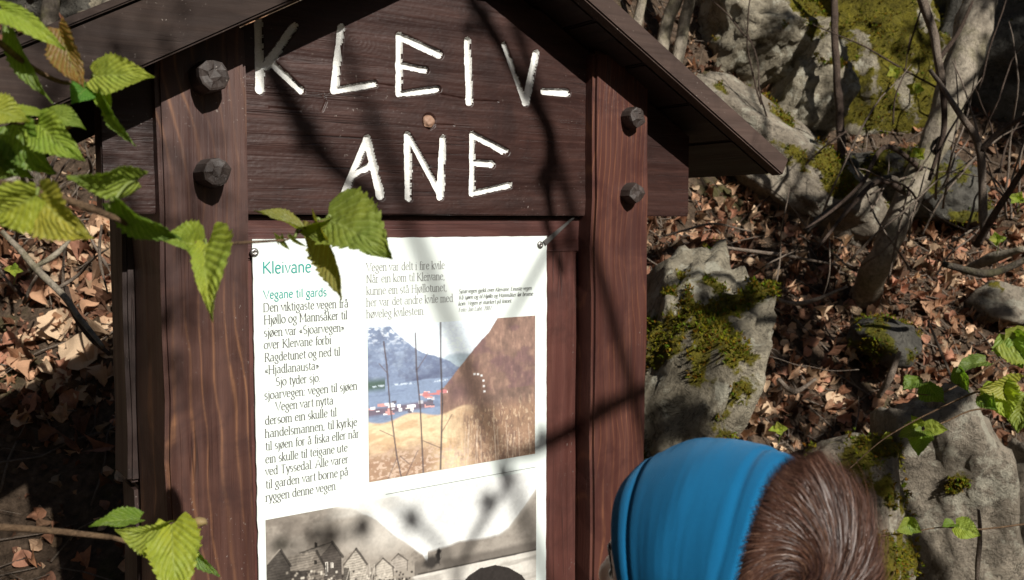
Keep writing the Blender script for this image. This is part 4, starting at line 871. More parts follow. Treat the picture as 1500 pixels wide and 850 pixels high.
ml.col(gc); ml.set(ml.b.inputs['Normal'], ml.bump(ml.math('ADD', ml.math('MULTIPLY', fr_, 1.6), ml.math('MULTIPLY', ln, .5)), .7, .0012))
tb = ml.n('ShaderNodeBsdfTranslucent', Color=ml.mix(1.0, gc, (1.25, 1.35, .45), 'MULTIPLY')); mx = ml.n('ShaderNodeMixShader', Fac=.52)
ml.nt.links.new(ml.b.outputs[0], mx.inputs[1]); ml.nt.links.new(tb.outputs[0], mx.inputs[2]); ml.nt.links.new(mx.outputs[0], ml.nt.nodes['Material Output'].inputs[0])
GREEN = (.23, .35, .055); GDK = (.125, .215, .035); GBR = (.31, .40, .065); OLV = (.215, .26, .060)
def hazel_leaf(base, tip, width, parent, col=GREEN, roll=0, fold=.35, droop=.25, seed=0, face=None, side=(1, 1), label=None, asym=0, wave=.05):
    base, tip = Vector(base), Vector(tip); ax = tip-base; L = ax.length; ax.normalize()
    view = (base-Vector((0, 0, EYE))).normalized() if face is None else -Vector(face)
    nrm = (-view-ax*(-view).dot(ax)).normalized(); nrm = Quaternion(ax, roll) @ nrm; sd = ax.cross(nrm)
    nu, nv = 84, 10; V = []; UV = []; r = random.Random(seed); ph_ = r.uniform(0, 6)
    for i in range(nu+1):
        u = i/nu
        hw_ = (1.02*math.sin(math.pi*min(1, (u*.93+.035))**.62)**.9)*(1-.30*u) if u < 1 else .001
        hw_ = min(hw_, 1)*(1-sstep(.80, 1.0, u)*.45); hw_ = max(hw_, .012)
        tooth = .15*(1-(u*11) % 1.0)+.09*(1-(u*37) % 1.0)+.08*noise.noise(Vector((u*5, seed, 2)))
        for j in range(-nv, nv+1):
            v_ = j/nv; s_ = side[0] if j < 0 else side[1]
            wv = width/2*hw_*(1+tooth*(abs(v_)**4)*.9)*v_*s_
            back = -.12*L*(abs(v_)**1.5)*max(0, 1-u*5)          # heart shaped base
            fwd = .10*L*abs(v_)*hw_                              # side veins point to the tip
            uu = u*L+back+fwd*(1-u)*.5
            hgt = fold*abs(wv)+.015*width*(math.cos(2*math.pi*(u*9-abs(v_)*3.6)))*min(1, abs(v_)*2.5)*(1-.3*abs(v_))
            hgt += width*wave*math.sin(u*7+ph_+v_*2)*abs(v_)+.07*width*noise.noise(Vector((u*4, v_*2, seed)))+.03*width*noise.noise(Vector((u*13, v_*6, seed+4)))
            dr = -droop*L*(u-.5)**2*1.0+droop*L*.25
            V.append(base+ax*uu+sd*wv+nrm*(hgt+dr*1.0)); UV.append((u, v_))
    w2 = 2*nv+1; Fc = [(i*w2+j, i*w2+j+1, (i+1)*w2+j+1, (i+1)*w2+j) for i in range(nu) for j in range(2*nv)]
    org = parent.location
    c_ = tuple(q*r.uniform(.88, 1.12) for q in col)
    o = mesh('leaf', [p-org for p in V], Fc, ml.m, parent, True, [c_]*len(V), UV)
    if label: o['label'] = label
    return o
m_hz = bark('hazel_twig_bark', (.14, .085, .05), (.26, .17, .10), 0, 5)
def branch_thing(label, pts, rad, group=None):
    w_ = [P(*p) for p in pts]; e = empty('hazel_branch', w_[0]); tag(e, label, 'hazel branch', group)
    o = tube('twig', w_, rad, m_hz, None, 9, .18, 3, 10, .0012); o.data.transform(Matrix.Translation(-w_[0])); o.parent = e; return e
def stalk(e, a, b, r_=.0011):
    A, B = P(*a), P(*b); m_ = (A+B)/2+Vector((0, 0, .003)); o = tube('leaf_stalk', [A, m_, B], [r_, r_*.9], m_stalk, None, 6); o.data.transform(Matrix.Translation(-e.location)); o.parent = e
m_stalk = plain('green_stalk', (.16, .20, .05), .5, .4, 0, .4, 200)
def lf(e, b, t, wpx, **k):
    Y_ = (b[2]+t[2])/2; st_ = k.pop('st', None)
    if st_: stalk(e, st_, b)
    return hazel_leaf(P(*b), P(*t), wpx*Y_/F_PX, e, **k)
B1 = branch_thing('long hazel branch with fresh green leaves reaching across the left post to the panel', [(-90, 265, .554), (0, 268, .563), (60, 280, .571), (125, 301, .588), (185, 325, .613), (232, 347, .638), (310, 357, .672), (400, 354, .714), (425, 350, .731), (455, 330, .739), (487, 322, .748)], [.0028, .0024, .0022, .0021, .0019, .0016, .0012, .0010, .0009, .0008, .0007])
lf(B1, (54, 286, .563), (-30, 322, .554), 84, col=GBR, roll=-.5, fold=.25, seed=1, st=(58, 281, .571))
lf(B1, (60, 290, .571), (134, 350, .554), 84, col=GBR, roll=.5, fold=.30, droop=.3, seed=2, st=(62, 282, .571))
lf(B1, (202, 262, .622), (98, 260, .588), 62, col=GREEN, roll=-.75, fold=.2, droop=.2, seed=3, st=(165, 297, .605))
lf(B1, (168, 292, .605), (266, 350, .622), 66, col=GDK, roll=1.0, fold=.5, droop=.2, seed=4, st=(160, 305, .605), label='darker leaf seen from its ribbed side')
lf(B1, (302, 358, .664), (311, 472, .622), 96, col=GBR, roll=.35, fold=.75, droop=.35, seed=5, side=(1.15, .30), st=(300, 357, .672))
lf(B1, (292, 362, .664), (236, 350, .638), 60, col=GREEN, roll=.5, fold=.5, droop=.3, seed=6)
lf(B1, (478, 320, .748), (574, 376, .706), 112, col=OLV, roll=-.35, fold=.22, droop=.25, seed=7, st=(487, 322, .748), label='broad olive leaf hanging in front of the panel', side=(1.0, .8))
lf(B1, (462, 326, .748), (500, 440, .706), 54, col=OLV, roll=.9, fold=.8, droop=-.35, seed=8, st=(470, 325, .748), label='narrow folded leaf hanging over the panel text')
lf(B1, (440, 336, .739), (372, 309, .722), 34, col=OLV, roll=1.1, fold=.6, droop=.1, seed=9, st=(432, 348, .731))
lf(B1, (440, 332, .739), (488, 318, .722), 28, col=OLV, roll=.8, fold=.9, droop=.2, seed=10)
for (a, b, w_, sdd) in (((412, 346), (424, 366), 12, 31), ((424, 344), (450, 362), 8, 32), ((408, 356), (400, 340), 9, 33)):
    lf(B1, (*a, .73), (*b, .72), w_, col=OLV, roll=.6, fold=.5, seed=sdd)
B2 = branch_thing('upper left hazel branch hanging in front of the barge board', [(-80, 20, .62), (-20, 50, .64), (40, 95, .66), (90, 120, .68), (135, 118, .70), (150, 128, .70)], [.0028, .0024, .002, .0016, .0013, .0010])
lf(B2, (2, 14, .64), (96, 74, .64), 46, col=GBR, roll=-.45, fold=.45, droop=.4, seed=11, side=(.6, 1.2), st=(-20, 50, .64))
lf(B2, (18, 42, .66), (78, 152, .66), 36, col=GDK, roll=.8, fold=.6, droop=.3, seed=12)
lf(B2, (86, 42, .67), (124, 130, .66), 52, col=(.23, .13, .035), roll=.5, fold=.45, droop=.2, seed=13, label='browned crumpled leaf', wave=.12)
lf(B2, (138, 112, .69), (226, 113, .68), 58, col=GBR, roll=-.35, fold=.22, droop=.25, seed=14, st=(135, 118, .70))
lf(B2, (128, 128, .69), (104, 152, .68), 36, col=(.10, .26, .05), roll=.2, fold=.4, seed=15)
lf(B2, (150, 132, .70), (198, 214, .68), 50, col=GDK, roll=1.0, fold=.5, droop=.3, seed=16, side=(1.2, .5))
lf(B2, (148, 130, .695), (162, 172, .69), 26, col=GREEN, roll=.3, fold=.4, seed=17)
B3 = branch_thing('middle left hazel branch with overlapping leaves in front of the roof shadow', [(-80, 170, .60), (-20, 172, .62), (20, 178, .64), (60, 180, .66), (92, 190, .67), (112, 178, .67)], [.0026, .0024, .0022, .0016, .0013, .0009])
lf(B3, (-20, 160, .62), (44, 178, .63), 48, col=GBR, roll=-.5, fold=.4, droop=.3, seed=18)
lf(B3, (14, 163, .64), (72, 170, .65), 22, col=GREEN, roll=-.8, fold=.3, seed=19)
lf(B3, (24, 180, .655), (80, 256, .65), 78, col=GDK, roll=.7, fold=.35, droop=.3, seed=20)
lf(B3, (56, 182, .65), (124, 236, .63), 62, col=GREEN, roll=.15, fold=.35, droop=.4, seed=21)
lf(B3, (72, 168, .665), (126, 190, .66), 36, col=GREEN, roll=-.5, fold=.4, droop=.4, seed=22)
lf(B3, (0, 215, .66), (50, 262, .66), 40, col=GDK, roll=.6, fold=.4, seed=23); lf(B3, (20, 225, .66), (-20, 262, .66), 44, col=GDK, roll=-.4, fold=.4, seed=24)
B4 = branch_thing('lower hazel twig with a bud and drooping leaves in front of the left post', [(-90, 768, .70), (0, 772, .70), (70, 777, .72), (162, 787, .75)], [.0030, .0026, .0024, .0022])
tw2 = tube('twig', [P(225, 790, .75), P(250, 770, .75), P(275, 768, .74), (P(296, 765, .74))], [.0016, .0020, .0014, .0022], m_hz, None, 8, .2, 4, 8); tw2.data.transform(Matrix.Translation(-B4.location)); tw2.parent = B4
tw3 = tube('twig', [P(162, 787, .75), P(200, 796, .755), P(228, 790, .75)], [.0020, .0014], m_hz, None, 8, .2, 4, 8); tw3.data.transform(Matrix.Translation(-B4.location)); tw3.parent = B4
bm = bmesh.new(); bmesh.ops.create_uvsphere(bm, u_segments=12, v_segments=8, radius=1); bc = P(292, 765, .74)-B4.location
for v_ in bm.verts: p_ = v_.co.copy(); v_.co = bc+Vector((p_.x*.0062, p_.y*.004, p_.z*.0038))*(1+.35*noise.noise(p_*2.5))
bmo('bud', bm, plain('hazel_bud', (.28, .20, .09), .6, .3, 0, .8, 500), B4, True)
lf(B4, (252, 768, .74), (262, 892, .70), 84, col=GBR, roll=.15, fold=.3, droop=.4, seed=25, side=(1, .85))
lf(B4, (244, 768, .74), (168, 776, .70), 62, col=GBR, roll=-.7, fold=.4, droop=.5, seed=26, side=(1.2, .6))
lf(B4, (205, 760, .755), (130, 772, .74), 34, col=GDK, roll=.7, fold=.4, seed=27)
lf(B4, (268, 778, .75), (322, 845, .74), 36, col=GDK, roll=.9, fold=.4, seed=28)
B5 = branch_thing('upper right hazel twig with bright leaves over the tall boulder', [(1560, 520, 1.75), (1500, 548, 1.75), (1440, 570, 1.76), (1390, 592, 1.76), (1300, 640, 1.8), (1240, 690, 1.85)], [.004, .003, .0022, .0016, .0012, .0009])
for (a, b, w_, c_, rl_, sdd) in (((1470, 500), (1530, 530), 60, GBR, -.4, 41), ((1480, 490), (1498, 540), 52, GREEN, .2, 42), ((1490, 560), (1432, 570), 40, GBR, -.5, 43), ((1462, 560), (1478, 615), 54, GBR, .2, 44), ((1500, 575), (1490, 635), 54, GREEN, .2, 45), ((1440, 578), (1460, 600), 30, GDK, .4, 46)):
    lf(B5, (*a, 1.72), (*b, 1.70), w_, col=c_, roll=rl_, seed=sdd)
B6 = branch_thing('dark leaved hazel twig crossing the top of the tall boulder', [(1560, 490, 1.85), (1480, 520, 1.85), (1420, 555, 1.85), (1372, 578, 1.85), (1330, 575, 1.85)], [.003, .0026, .002, .0014, .001])
for (a, b, w_, c_, rl_, sdd) in (((1352, 560), (1322, 572), 38, GDK, .9, 47), ((1358, 562), (1384, 590), 42, GDK, .7, 48), ((1445, 530), (1400, 545), 34, GDK, .8, 49), ((1405, 540), (1420, 575), 28, GDK, .7, 50)):
    lf(B6, (*a, 1.85), (*b, 1.84), w_, col=c_, roll=rl_, seed=sdd)
B7 = branch_thing('small hazel shoot in the middle of the tall boulder', [(1500, 600, 1.9), (1430, 600, 1.9), (1385, 618, 1.9), (1350, 632, 1.9)], [.0022, .0018, .0014, .001])
for (a, b, w_, c_, rl_, sdd) in (((1350, 630), (1315, 640), 30, GDK, .5, 51), ((1352, 632), (1345, 668), 36, GREEN, .3, 52), ((1355, 628), (1388, 630), 26, GREEN, -.3, 53), ((1345, 625), (1335, 608), 20, GBR, .2, 54), ((1304, 638), (1290, 642), 12, GREEN, .2, 55)):
    lf(B7, (*a, 1.9), (*b, 1.88), w_, col=c_, roll=rl_, seed=sdd)
B8 = branch_thing('lowest hazel shoot low on the tall boulder', [(1560, 760, 1.8), (1440, 775, 1.8), (1380, 772, 1.8), (1330, 780, 1.8), (1250, 790, 1.8)], [.0022, .0018, .0014, .001, .0008])
for (a, b, w_, c_, rl_, sdd) in (((1328, 765), (1350, 780), 26, GREEN, .2, 56), ((1332, 768), (1312, 778), 26, GREEN, -.3, 57), ((1400, 770), (1436, 785), 34, GBR, -.2, 58), ((1398, 768), (1380, 772), 20, GDK, .7, 59)):
    lf(B8, (*a, 1.8), (*b, 1.78), w_, col=c_, roll=rl_, seed=sdd)
# small sprouts on the bank
for k, (px, py, Y_, lb) in enumerate(((1140, 628, 2.7, 'small green sprout above the blue headband'), (1340, 130, 3.3, 'tiny green leaf pair beside the crooked sapling'), (1345, 225, 3.2, 'small green shoot left of the leaning trunk'), (1460, 350, 2.9, 'yellow green shoot at the foot of the forked sapling'), (1490, 290, 2.9, 'green shoot by the right edge above the litter'), (1310, 105, 3.6, 'yellow green shoot on the moss face'), (20, 395, 2.2, 'small green sprout on the left bank'))):
    e = empty('sprout', P(px, py, Y_)); tag(e, lb, 'sprout'); s_ = Y_/F_PX
    o = tube('stem', [P(px, py+22, Y_+.02), P(px+3, py+8, Y_), P(px, py, Y_)], [.0015, .001], m_stalk, None, 5); o.data.transform(Matrix.Translation(-e.location)); o.parent = e
    for j in range(4):
        a = j*1.7+k; b = P(px+math.cos(a)*15, py-math.sin(a)*11, Y_-.01); hazel_leaf(P(px, py, Y_), b, 11*s_, e, GBR, .4*math.sin(j), .3, .2, 70+k*5+j)

# ================================================================ CHILD
Fv = Vector((-.86, .49, .10)).normalized(); Sv = Vector((0, 0, 1)).cross(Fv).normalized(); Uv = Fv.cross(Sv).normalized()
HC = P(1060, 860, .74)
def hw_(f, s, u): return HC+Fv*f+Sv*s+Uv*u
def hl_(v): return Vector((v.dot(Fv), v.dot(Sv), v.dot(Uv)))
AF, AS, AU = .096, .077, .104
feet_z = H(HC.x, HC.y)
CH = empty('person', (HC.x, HC.y, feet_z)); tag(CH, 'child with short brown hair and a wide blue headband, seen from behind, reading the board', 'person')
def loc(o): o.data.transform(Matrix.Translation(-CH.location)); o.parent = CH; return o
Fh = Vector((Fv.x, Fv.y, 0)).normalized(); nb = HC-Uv*.10-Fv*.028
def B_(f, s, z): return Vector((HC.x, HC.y, 0))+Fh*(f-.03)+Sv*s+Vector((0, 0, z))
zt = HC.z
J = {'pel': (B_(0, 0, .70), .085), 'wai': (B_(.005, 0, .82), .080), 'che': (B_(.0, 0, .98), .088), 'ucs': (B_(-.005, 0, 1.07), .070), 'nk': (B_(0, 0, zt-.155), .042), 'nk2': (B_(.008, 0, zt-.08), .040)}
Ed = [('pel', 'wai'), ('wai', 'che'), ('che', 'ucs'), ('ucs', 'nk'), ('nk', 'nk2')]
for sx_, nm in ((1, 'l'), (-1, 'r')):
    J['sh'+nm] = (B_(-.005, .135*sx_, 1.085), .043); J['el'+nm] = (B_(-.03, .185*sx_, .885), .031); J['wr'+nm] = (B_(.04, .19*sx_, .70), .021); J['pa'+nm] = (B_(.055, .19*sx_, .655), .024)
    J['hp'+nm] = (B_(0, .065*sx_, .66), .068); J['kn'+nm] = (B_(.02, .075*sx_, feet_z+.36), .045); J['an'+nm] = (B_(-.01, .08*sx_, feet_z+.07), .029); J['ft'+nm] = (B_(.09, .085*sx_, feet_z+.035), .026); J['he'+nm] = (B_(-.035, .08*sx_, feet_z+.035), .026)
    Ed += [('ucs', 'sh'+nm), ('sh'+nm, 'el'+nm), ('el'+nm, 'wr'+nm), ('wr'+nm, 'pa'+nm), ('pel', 'hp'+nm), ('hp'+nm, 'kn'+nm), ('kn'+nm, 'an'+nm), ('an'+nm, 'ft'+nm), ('an'+nm, 'he'+nm)]
    for k in range(4):
        a_, b_, c_ = 'k%d%s' % (k, nm), 'm%d%s' % (k, nm), 't%d%s' % (k, nm); fo = .055+(k-1.5)*.014; ln_ = [.85, 1, .95, .75][k]
        J[a_] = (B_(fo+.006, .19*sx_, .632), .0075); J[b_] = (B_(fo+.012, .186*sx_, .632-.028*ln_), .0068); J[c_] = (B_(fo+.010, .172*sx_, .632-.052*ln_), .0058); Ed += [('pa'+nm, a_), (a_, b_), (b_, c_)]
    J['u1'+nm] = (B_(.082, .18*sx_, .652), .0085); J['u2'+nm] = (B_(.096, .168*sx_, .630), .0072); J['u3'+nm] = (B_(.098, .160*sx_, .612), .006); Ed += [('pa'+nm, 'u1'+nm), ('u1'+nm, 'u2'+nm), ('u2'+nm, 'u3'+nm)]
def skinned(J_, E_, root, sub=1, grow=0.0):
    nm = list(J_); me = bpy.data.meshes.new('tmp'); me.from_pydata([tuple(J_[k][0]) for k in nm], [(nm.index(a), nm.index(b)) for a, b in E_], []); o = bpy.data.objects.new('tmp', me); C.objects.link(o)
    m1_ = o.modifiers.new('s', 'SKIN'); m1_.use_smooth_shade = True; sv = me.skin_vertices[0].data
    for i, k in enumerate(nm): sv[i].radius = (J_[k][1]+grow,)*2; sv[i].use_root = (k == root)
    m2_ = o.modifiers.new('u', 'SUBSURF'); m2_.levels = sub; m2_.render_levels = sub
    dg = bpy.context.evaluated_depsgraph_get(); r_ = bpy.data.meshes.new_from_object(o.evaluated_get(dg)); bpy.data.objects.remove(o); return r_
def head_vert(d):
    f, s_, u = d; g = lambda f0, s0, u0, sg: math.exp(-((f-f0)**2+(s_-s0)**2+(u-u0)**2)/sg**2)
    p = Vector((f*AF*.97, s_*AS*.97, u*AU*.97))
    if u < -.2: p.y *= 1-.25*(-u-.2); p.x *= 1-.10*(-u-.2)
    p.x += .016*g(.97, 0, -.22, .15)+.006*g(.98, 0, -.05, .14)+.010*g(.75, 0, -.72, .3)+.006*g(.9, 0, -.5, .16)
    for k in (1, -1):
        p.x += -.007*g(.92, .36*k, -.02, .15)+.006*g(.93, .33*k, .16, .17)+.007*g(.82, .48*k, -.33, .24)
        p.y += k*.004*g(.7, .6*k, -.35, .25)
        e_ = g(-.05, .98*k, -.12, .20); p.y += k*.003*e_; p.x -= .010*e_
    return p
bm = bmesh.new(); bmesh.ops.create_uvsphere(bm, u_segments=72, v_segments=48, radius=1)
for v_ in bm.verts: q = head_vert(v_.co.normalized()); v_.co = hw_(*q)
hm = bpy.data.meshes.new('h'); bm.to_mesh(hm); bm.free()
body_s = skinned(J, Ed, 'pel', 1)
bm = bmesh.new(); bm.from_mesh(body_s); bm.from_mesh(hm); me = bpy.data.meshes.new('body'); bm.to_mesh(me); bm.free()
tmp = bpy.data.objects.new('tmp', me); C.objects.link(tmp); rm = tmp.modifiers.new('r', 'REMESH'); rm.mode = 'VOXEL'; rm.voxel_size = .0042; rm.use_smooth_shade = True
sm_ = tmp.modifiers.new('sm', 'SMOOTH'); sm_.factor = .5; sm_.iterations = 2
bme = bpy.data.meshes.new_from_object(tmp.evaluated_get(bpy.context.evaluated_depsgraph_get())); bpy.data.objects.remove(tmp)
mk_ = M('skin', .5, .4); kn_ = mk_.noise(mk_.map(), 90, 4, .6); mk_.col(mk_.mix(kn_, (.50, .27, .19), (.62, .36, .26))); mk_.b.inputs['Subsurface Weight'].default_value = .12; mk_.b.inputs['Subsurface Radius'].default_value = (.01, .004, .002); mk_.b.inputs['Subsurface Scale'].default_value = .4
mk_.set(mk_.b.inputs['Normal'], mk_.bump(mk_.noise(mk_.map(), 700, 4, .6), .2, .0008))
bme.name = 'body'; loc(link('body', bme, mk_.m))
# eyes, brows, mouth
m_eye = plain('eye_white', (.7, .68, .65), .15); m_iris = plain('eye_iris', (.06, .035, .02), .15); m_lip = plain('lip', (.42, .15, .13), .45); m_lash = plain('dark_hair', (.035, .018, .011), .5, .4)
for k in (1, -1):
    for nm, rad_, fo, mt in (('eye', .0105, .0, m_eye), ('iris', .0052, .0078, m_iris)):
        bm = bmesh.new(); bmesh.ops.create_uvsphere(bm, u_segments=16, v_segments=10, radius=rad_)
        c_ = hw_(.0735+fo, .0285*k, -.003); bmesh.ops.translate(bm, verts=bm.verts, vec=c_); loc(bmo(nm, bm, mt, None, True))
    loc(tube('eyebrow', [hw_(.0915, .012*k, .013), hw_(.089, .028*k, .018), hw_(.079, .046*k, .013)], [.0012, .0015, .0008], m_lash, None, 6, .5))
    loc(tube('eyelid', [hw_(.0825, .016*k, -.001), hw_(.0855, .028*k, .0055), hw_(.077, .042*k, -.001)], [.0008, .0012, .0008], m_lash, None, 6, .2))
loc(tube('mouth', [hw_(.082, .020, -.056), hw_(.0925, .0, -.053), hw_(.082, -.020, -.056)], [.0018, .0042, .0018], m_lip, None, 8, .1))
# clothes (mostly below the frame)
def sub_sk(keys, root, grow):
    J2 = {k: (J[k][0].copy(), J[k][1]) for k in keys}; E2 = [(a, b) for a, b in Ed if a in J2 and b in J2]; return skinned(J2, E2, root, 1, grow)
m_jac = plain('navy_jacket', (.02, .035, .075), .8, .2, 0, .4, 300); m_tro = plain('grey_trousers', (.06, .06, .065), .85, .2, 0, .4, 300); m_sho = plain('brown_shoe', (.07, .04, .025), .6, .3, 0, .4, 100)
loc(link('jacket', sub_sk(['pel', 'wai', 'che', 'ucs', 'shl', 'ell', 'wrl', 'shr', 'elr', 'wrr'], 'pel', .013), m_jac)); loc(link('trousers', sub_sk(['pel', 'hpl', 'knl', 'anl', 'hpr', 'knr', 'anr'], 'pel', .011), m_tro))
for nm in 'lr': loc(link('shoe', sub_sk(['an'+nm, 'ft'+nm, 'he'+nm], 'an'+nm, .010), m_sho))
# headband ---------------------------------------------------------------
def shell(f, phi, ex):                    # point on the skull, ex metres outside
    R_ = math.sqrt(max(0, 1-(f/(AF+ex))**2)); return Vector((f, math.sin(phi)*R_*(AS+ex), math.cos(phi)*R_*(AU+ex)))
nph, nt_ = 220, 74; V = []; UV = []
for i in range(nph):
    phi = 2*math.pi*i/nph; lo_ = -.036-.004*math.cos(phi)+.011*math.sin(phi)+.0025*math.sin(phi*3+1); a_, b_ = lo_, AF*.985
    for _ in range(30):
        m_ = (a_+b_)/2; q = shell(m_, phi, .010)
        if q.z > 1.5*q.x-.086: a_ = m_
        else: b_ = m_
    hi_ = a_
    for j in range(nt_+1):
        t = j/nt_; f = lo_+(hi_-lo_)*t
        ex = .0135+.0012*math.sin(phi*2+1)
        fr = t+.05*math.sin(phi*1.3+.4)+.02*noise.noise(Vector((phi*2, t*3, 1)))
        ex += .0022*math.exp(-((fr-.08)/.06)**2)-(.0014+.0005*math.sin(phi*1.7+2))*math.exp(-((fr-.165)/.022)**2)+.0008*math.exp(-((fr-.22)/.05)**2)    # rolled rear edge and its crease
        ex += -.0020*math.exp(-((fr-.86)/.018)**2)+.0010*math.exp(-((fr-.93)/.04)**2)
        ex += .0016*noise.noise(Vector((phi*1.2, t*5, 3)))+.0004*noise.noise(Vector((phi*2.2, t*24, 7)))
        ex -= .006*sstep(.965, 1, t)+.006*sstep(.03, 0, t)
        V.append(hw_(*shell(f, phi, ex))); UV.append((phi*40, f*400))
w2 = nt_+1; Fc = [(i*w2+j, ((i+1) % nph)*w2+j, ((i+1) % nph)*w2+j+1, i*w2+j+1) for i in range(nph) for j in range(nt_)]
mb = M('blue_knit', .95, .05); uq = mb.n('ShaderNodeSeparateXYZ', Vector=mb.tc.outputs['UV'])
rib = mb.math('SINE', mb.math('MULTIPLY', uq.outputs[0], 6.0)); row = mb.math('SINE', mb.math('MULTIPLY', uq.outputs[1], 9.0)); kn2 = mb.math('MULTIPLY', rib, row); bn = mb.noise(mb.map(), 14, 4, .6); bf = mb.noise(mb.map(), 900, 3, .6)
bc_ = mb.mix(bn, (.005, .098, .215), (.009, .135, .285)); bc_ = mb.mix(mb.ramp(mb.math('ADD', mb.math('MULTIPLY', kn2, .25), mb.math('MULTIPLY', bf, .9)), [(.2, .55), (.6, 0.0)]), bc_, (.004, .07, .20)); mb.col(bc_)
mb.b.inputs['Sheen Weight'].default_value = .2; mb.b.inputs['Sheen Roughness'].default_value = .5; mb.set(mb.b.inputs['Sheen Tint'], (.4, .7, 1.0))
mb.set(mb.b.inputs['Normal'], mb.bump(mb.math('ADD', kn2, bf), .45, .0009))
hb = loc(mesh('headband', V, Fc, mb.m, None, True, None, UV)); hb['label'] = 'wide blue stretch knit headband with soft folds'
sol = hb.modifiers.new('thick', 'SOLIDIFY'); sol.thickness = .0016; sol.offset = 1
# hair -------------------------------------------------------------------
rh = random.Random(12)
WD = hl_(Vector((.30, -.86, .36)).normalized())          # the crown whorl
def cap_pt(d, ex):                        # d unit direction in head axes
    bk = max(0, -d.x)
    k = Vector((d.x*(AF+ex+.009*bk), d.y*(AS+ex+.008), d.z*(AU+ex+.010*(1-bk)+.002)))
    k = k+d*(.013*math.exp(-((d.x+.62)**2+(d.y-.1)**2+(d.z-.72)**2)/.35))
    return k
bm = bmesh.new(); bmesh.ops.create_uvsphere(bm, u_segments=96, v_segments=64, radius=1); dele = []
for v_ in bm.verts:
    d = v_.co.normalized()
    if d.x > -.42+.08*d.y or (d.z < -.72): dele.append(v_)
    v_.co = hw_(*(cap_pt(d, .004)*(1+.01*noise.noise(d*6))))
bmesh.ops.delete(bm, geom=dele, context='VERTS')
m_hair = M('brown_hair', .40, .42); ha = m_hair.attr('col').outputs[0]; m_hair.col(ha); m_hair.b.inputs['Anisotropic'].default_value = .5; m_hair.b.inputs['Coat Weight'].default_value = .0; m_hair.b.inputs['Coat Roughness'].default_value = .35
m_cap = plain('dark_hair_base', (.022, .011, .007), .8, .1, 0, .5, 300)
HR = loc(bmo('hair', bm, m_cap, None, True)); HR['label'] = 'short brown hair with a crown whorl'
VV = []; FF = []; CC = []
def strand(d, L, width, lift, swirl, col, lat=0):
    p = cap_pt(d, .005); n0 = len(VV); segs = 7; pts = []; lim = -.041+.011*d.y-.008*max(0, d.z)+.010*rh.random()**4+.010*max(0, .1-d.z)*rh.random()**2
    step = L/segs; jx = Vector((rh.gauss(0, .07), rh.gauss(0, .07), rh.gauss(0, .07)))+noise.noise_vector(d*5)*.22
    for i in range(8):
        nn_ = Vector((p.x/AF**2, p.y/AS**2, p.z/AU**2)).normalized(); pts.append((p.copy(), nn_))
        dd = p.normalized(); away = (dd-WD*dd.dot(WD)); away = away.normalized() if away.length > 1e-4 else Vector((0, 0, 1))
        tg = (away-nn_*away.dot(nn_)).normalized(); tw = nn_.cross(tg)
        s_ang = swirl*math.exp(-math.acos(max(-1, min(1, dd.dot(WD))))*1.4)+.12
        v = (tg*math.cos(s_ang)+tw*math.sin(s_ang)+jx+nn_*(lift*(1 if i < 2 else .45)-.16*(i/segs))).normalized(); p = p+v*step
        e_ = cap_pt(p.normalized(), .0045).length
        if p.length < e_ or p.x > -.052: p = p.normalized()*e_
        if p.x > lim and i < segs:
            segs = i+1; dd = p.normalized(); p = dd*(e_-.010); pts.append((p.copy(), dd)); break
    for i, (q, nn_) in enumerate(pts):
        tng = (pts[min(i+1, segs)][0]-pts[max(i-1, 0)][0]).normalized(); sd_ = (nn_.cross(tng)).normalized()*math.cos(lat)+nn_*math.sin(lat); wd = width*(1-.85*(i/segs)**2)
        for k in (-1, 1): VV.append(hw_(*(q+sd_*wd*k*.5)))
        cc = tuple(c*(1+.35*(i/segs)) for c in col); CC.extend([cc, cc])
    for i in range(segs): FF.append((n0+2*i, n0+2*i+1, n0+2*i+3, n0+2*i+2))
made = 0; clumps = []
while made < 34000:
    d = Vector((rh.gauss(0, 1), rh.gauss(0, 1), rh.gauss(0, 1))).normalized()
    if d.x > -.02 and not (d.x < .06 and rh.random() < .5): continue
    if d.z < -.75: continue
    if cap_pt(d, .005).x > -.040-.008*rh.random()+.011*d.y-.008*max(0, d.z): continue
    cl = noise.noise(d*9)*.5+noise.noise(d*24)*.5
    near = math.exp(-(d-WD).length*2)
    base = Vector((.058, .0255, .0158))*(1+.9*cl+rh.uniform(-.4, .4))
    if rh.random() < .07: base = Vector((.15, .08, .05))*rh.uniform(.8, 1.2)
    L = rh.uniform(.035, .07)*(1.25 if d.x < -.5 else 1)
    strand(d, L, rh.uniform(.00022, .00048), rh.uniform(.02, .16)+(.2 if rh.random() < .03 else 0)+cl*.12, 1.15, tuple(max(.012, c) for c in base), rh.uniform(-.9, .9)); made += 1
loc(mesh('hair_strands', VV, FF, m_hair.m, None, True, CC))['kind'] = 'stuff'

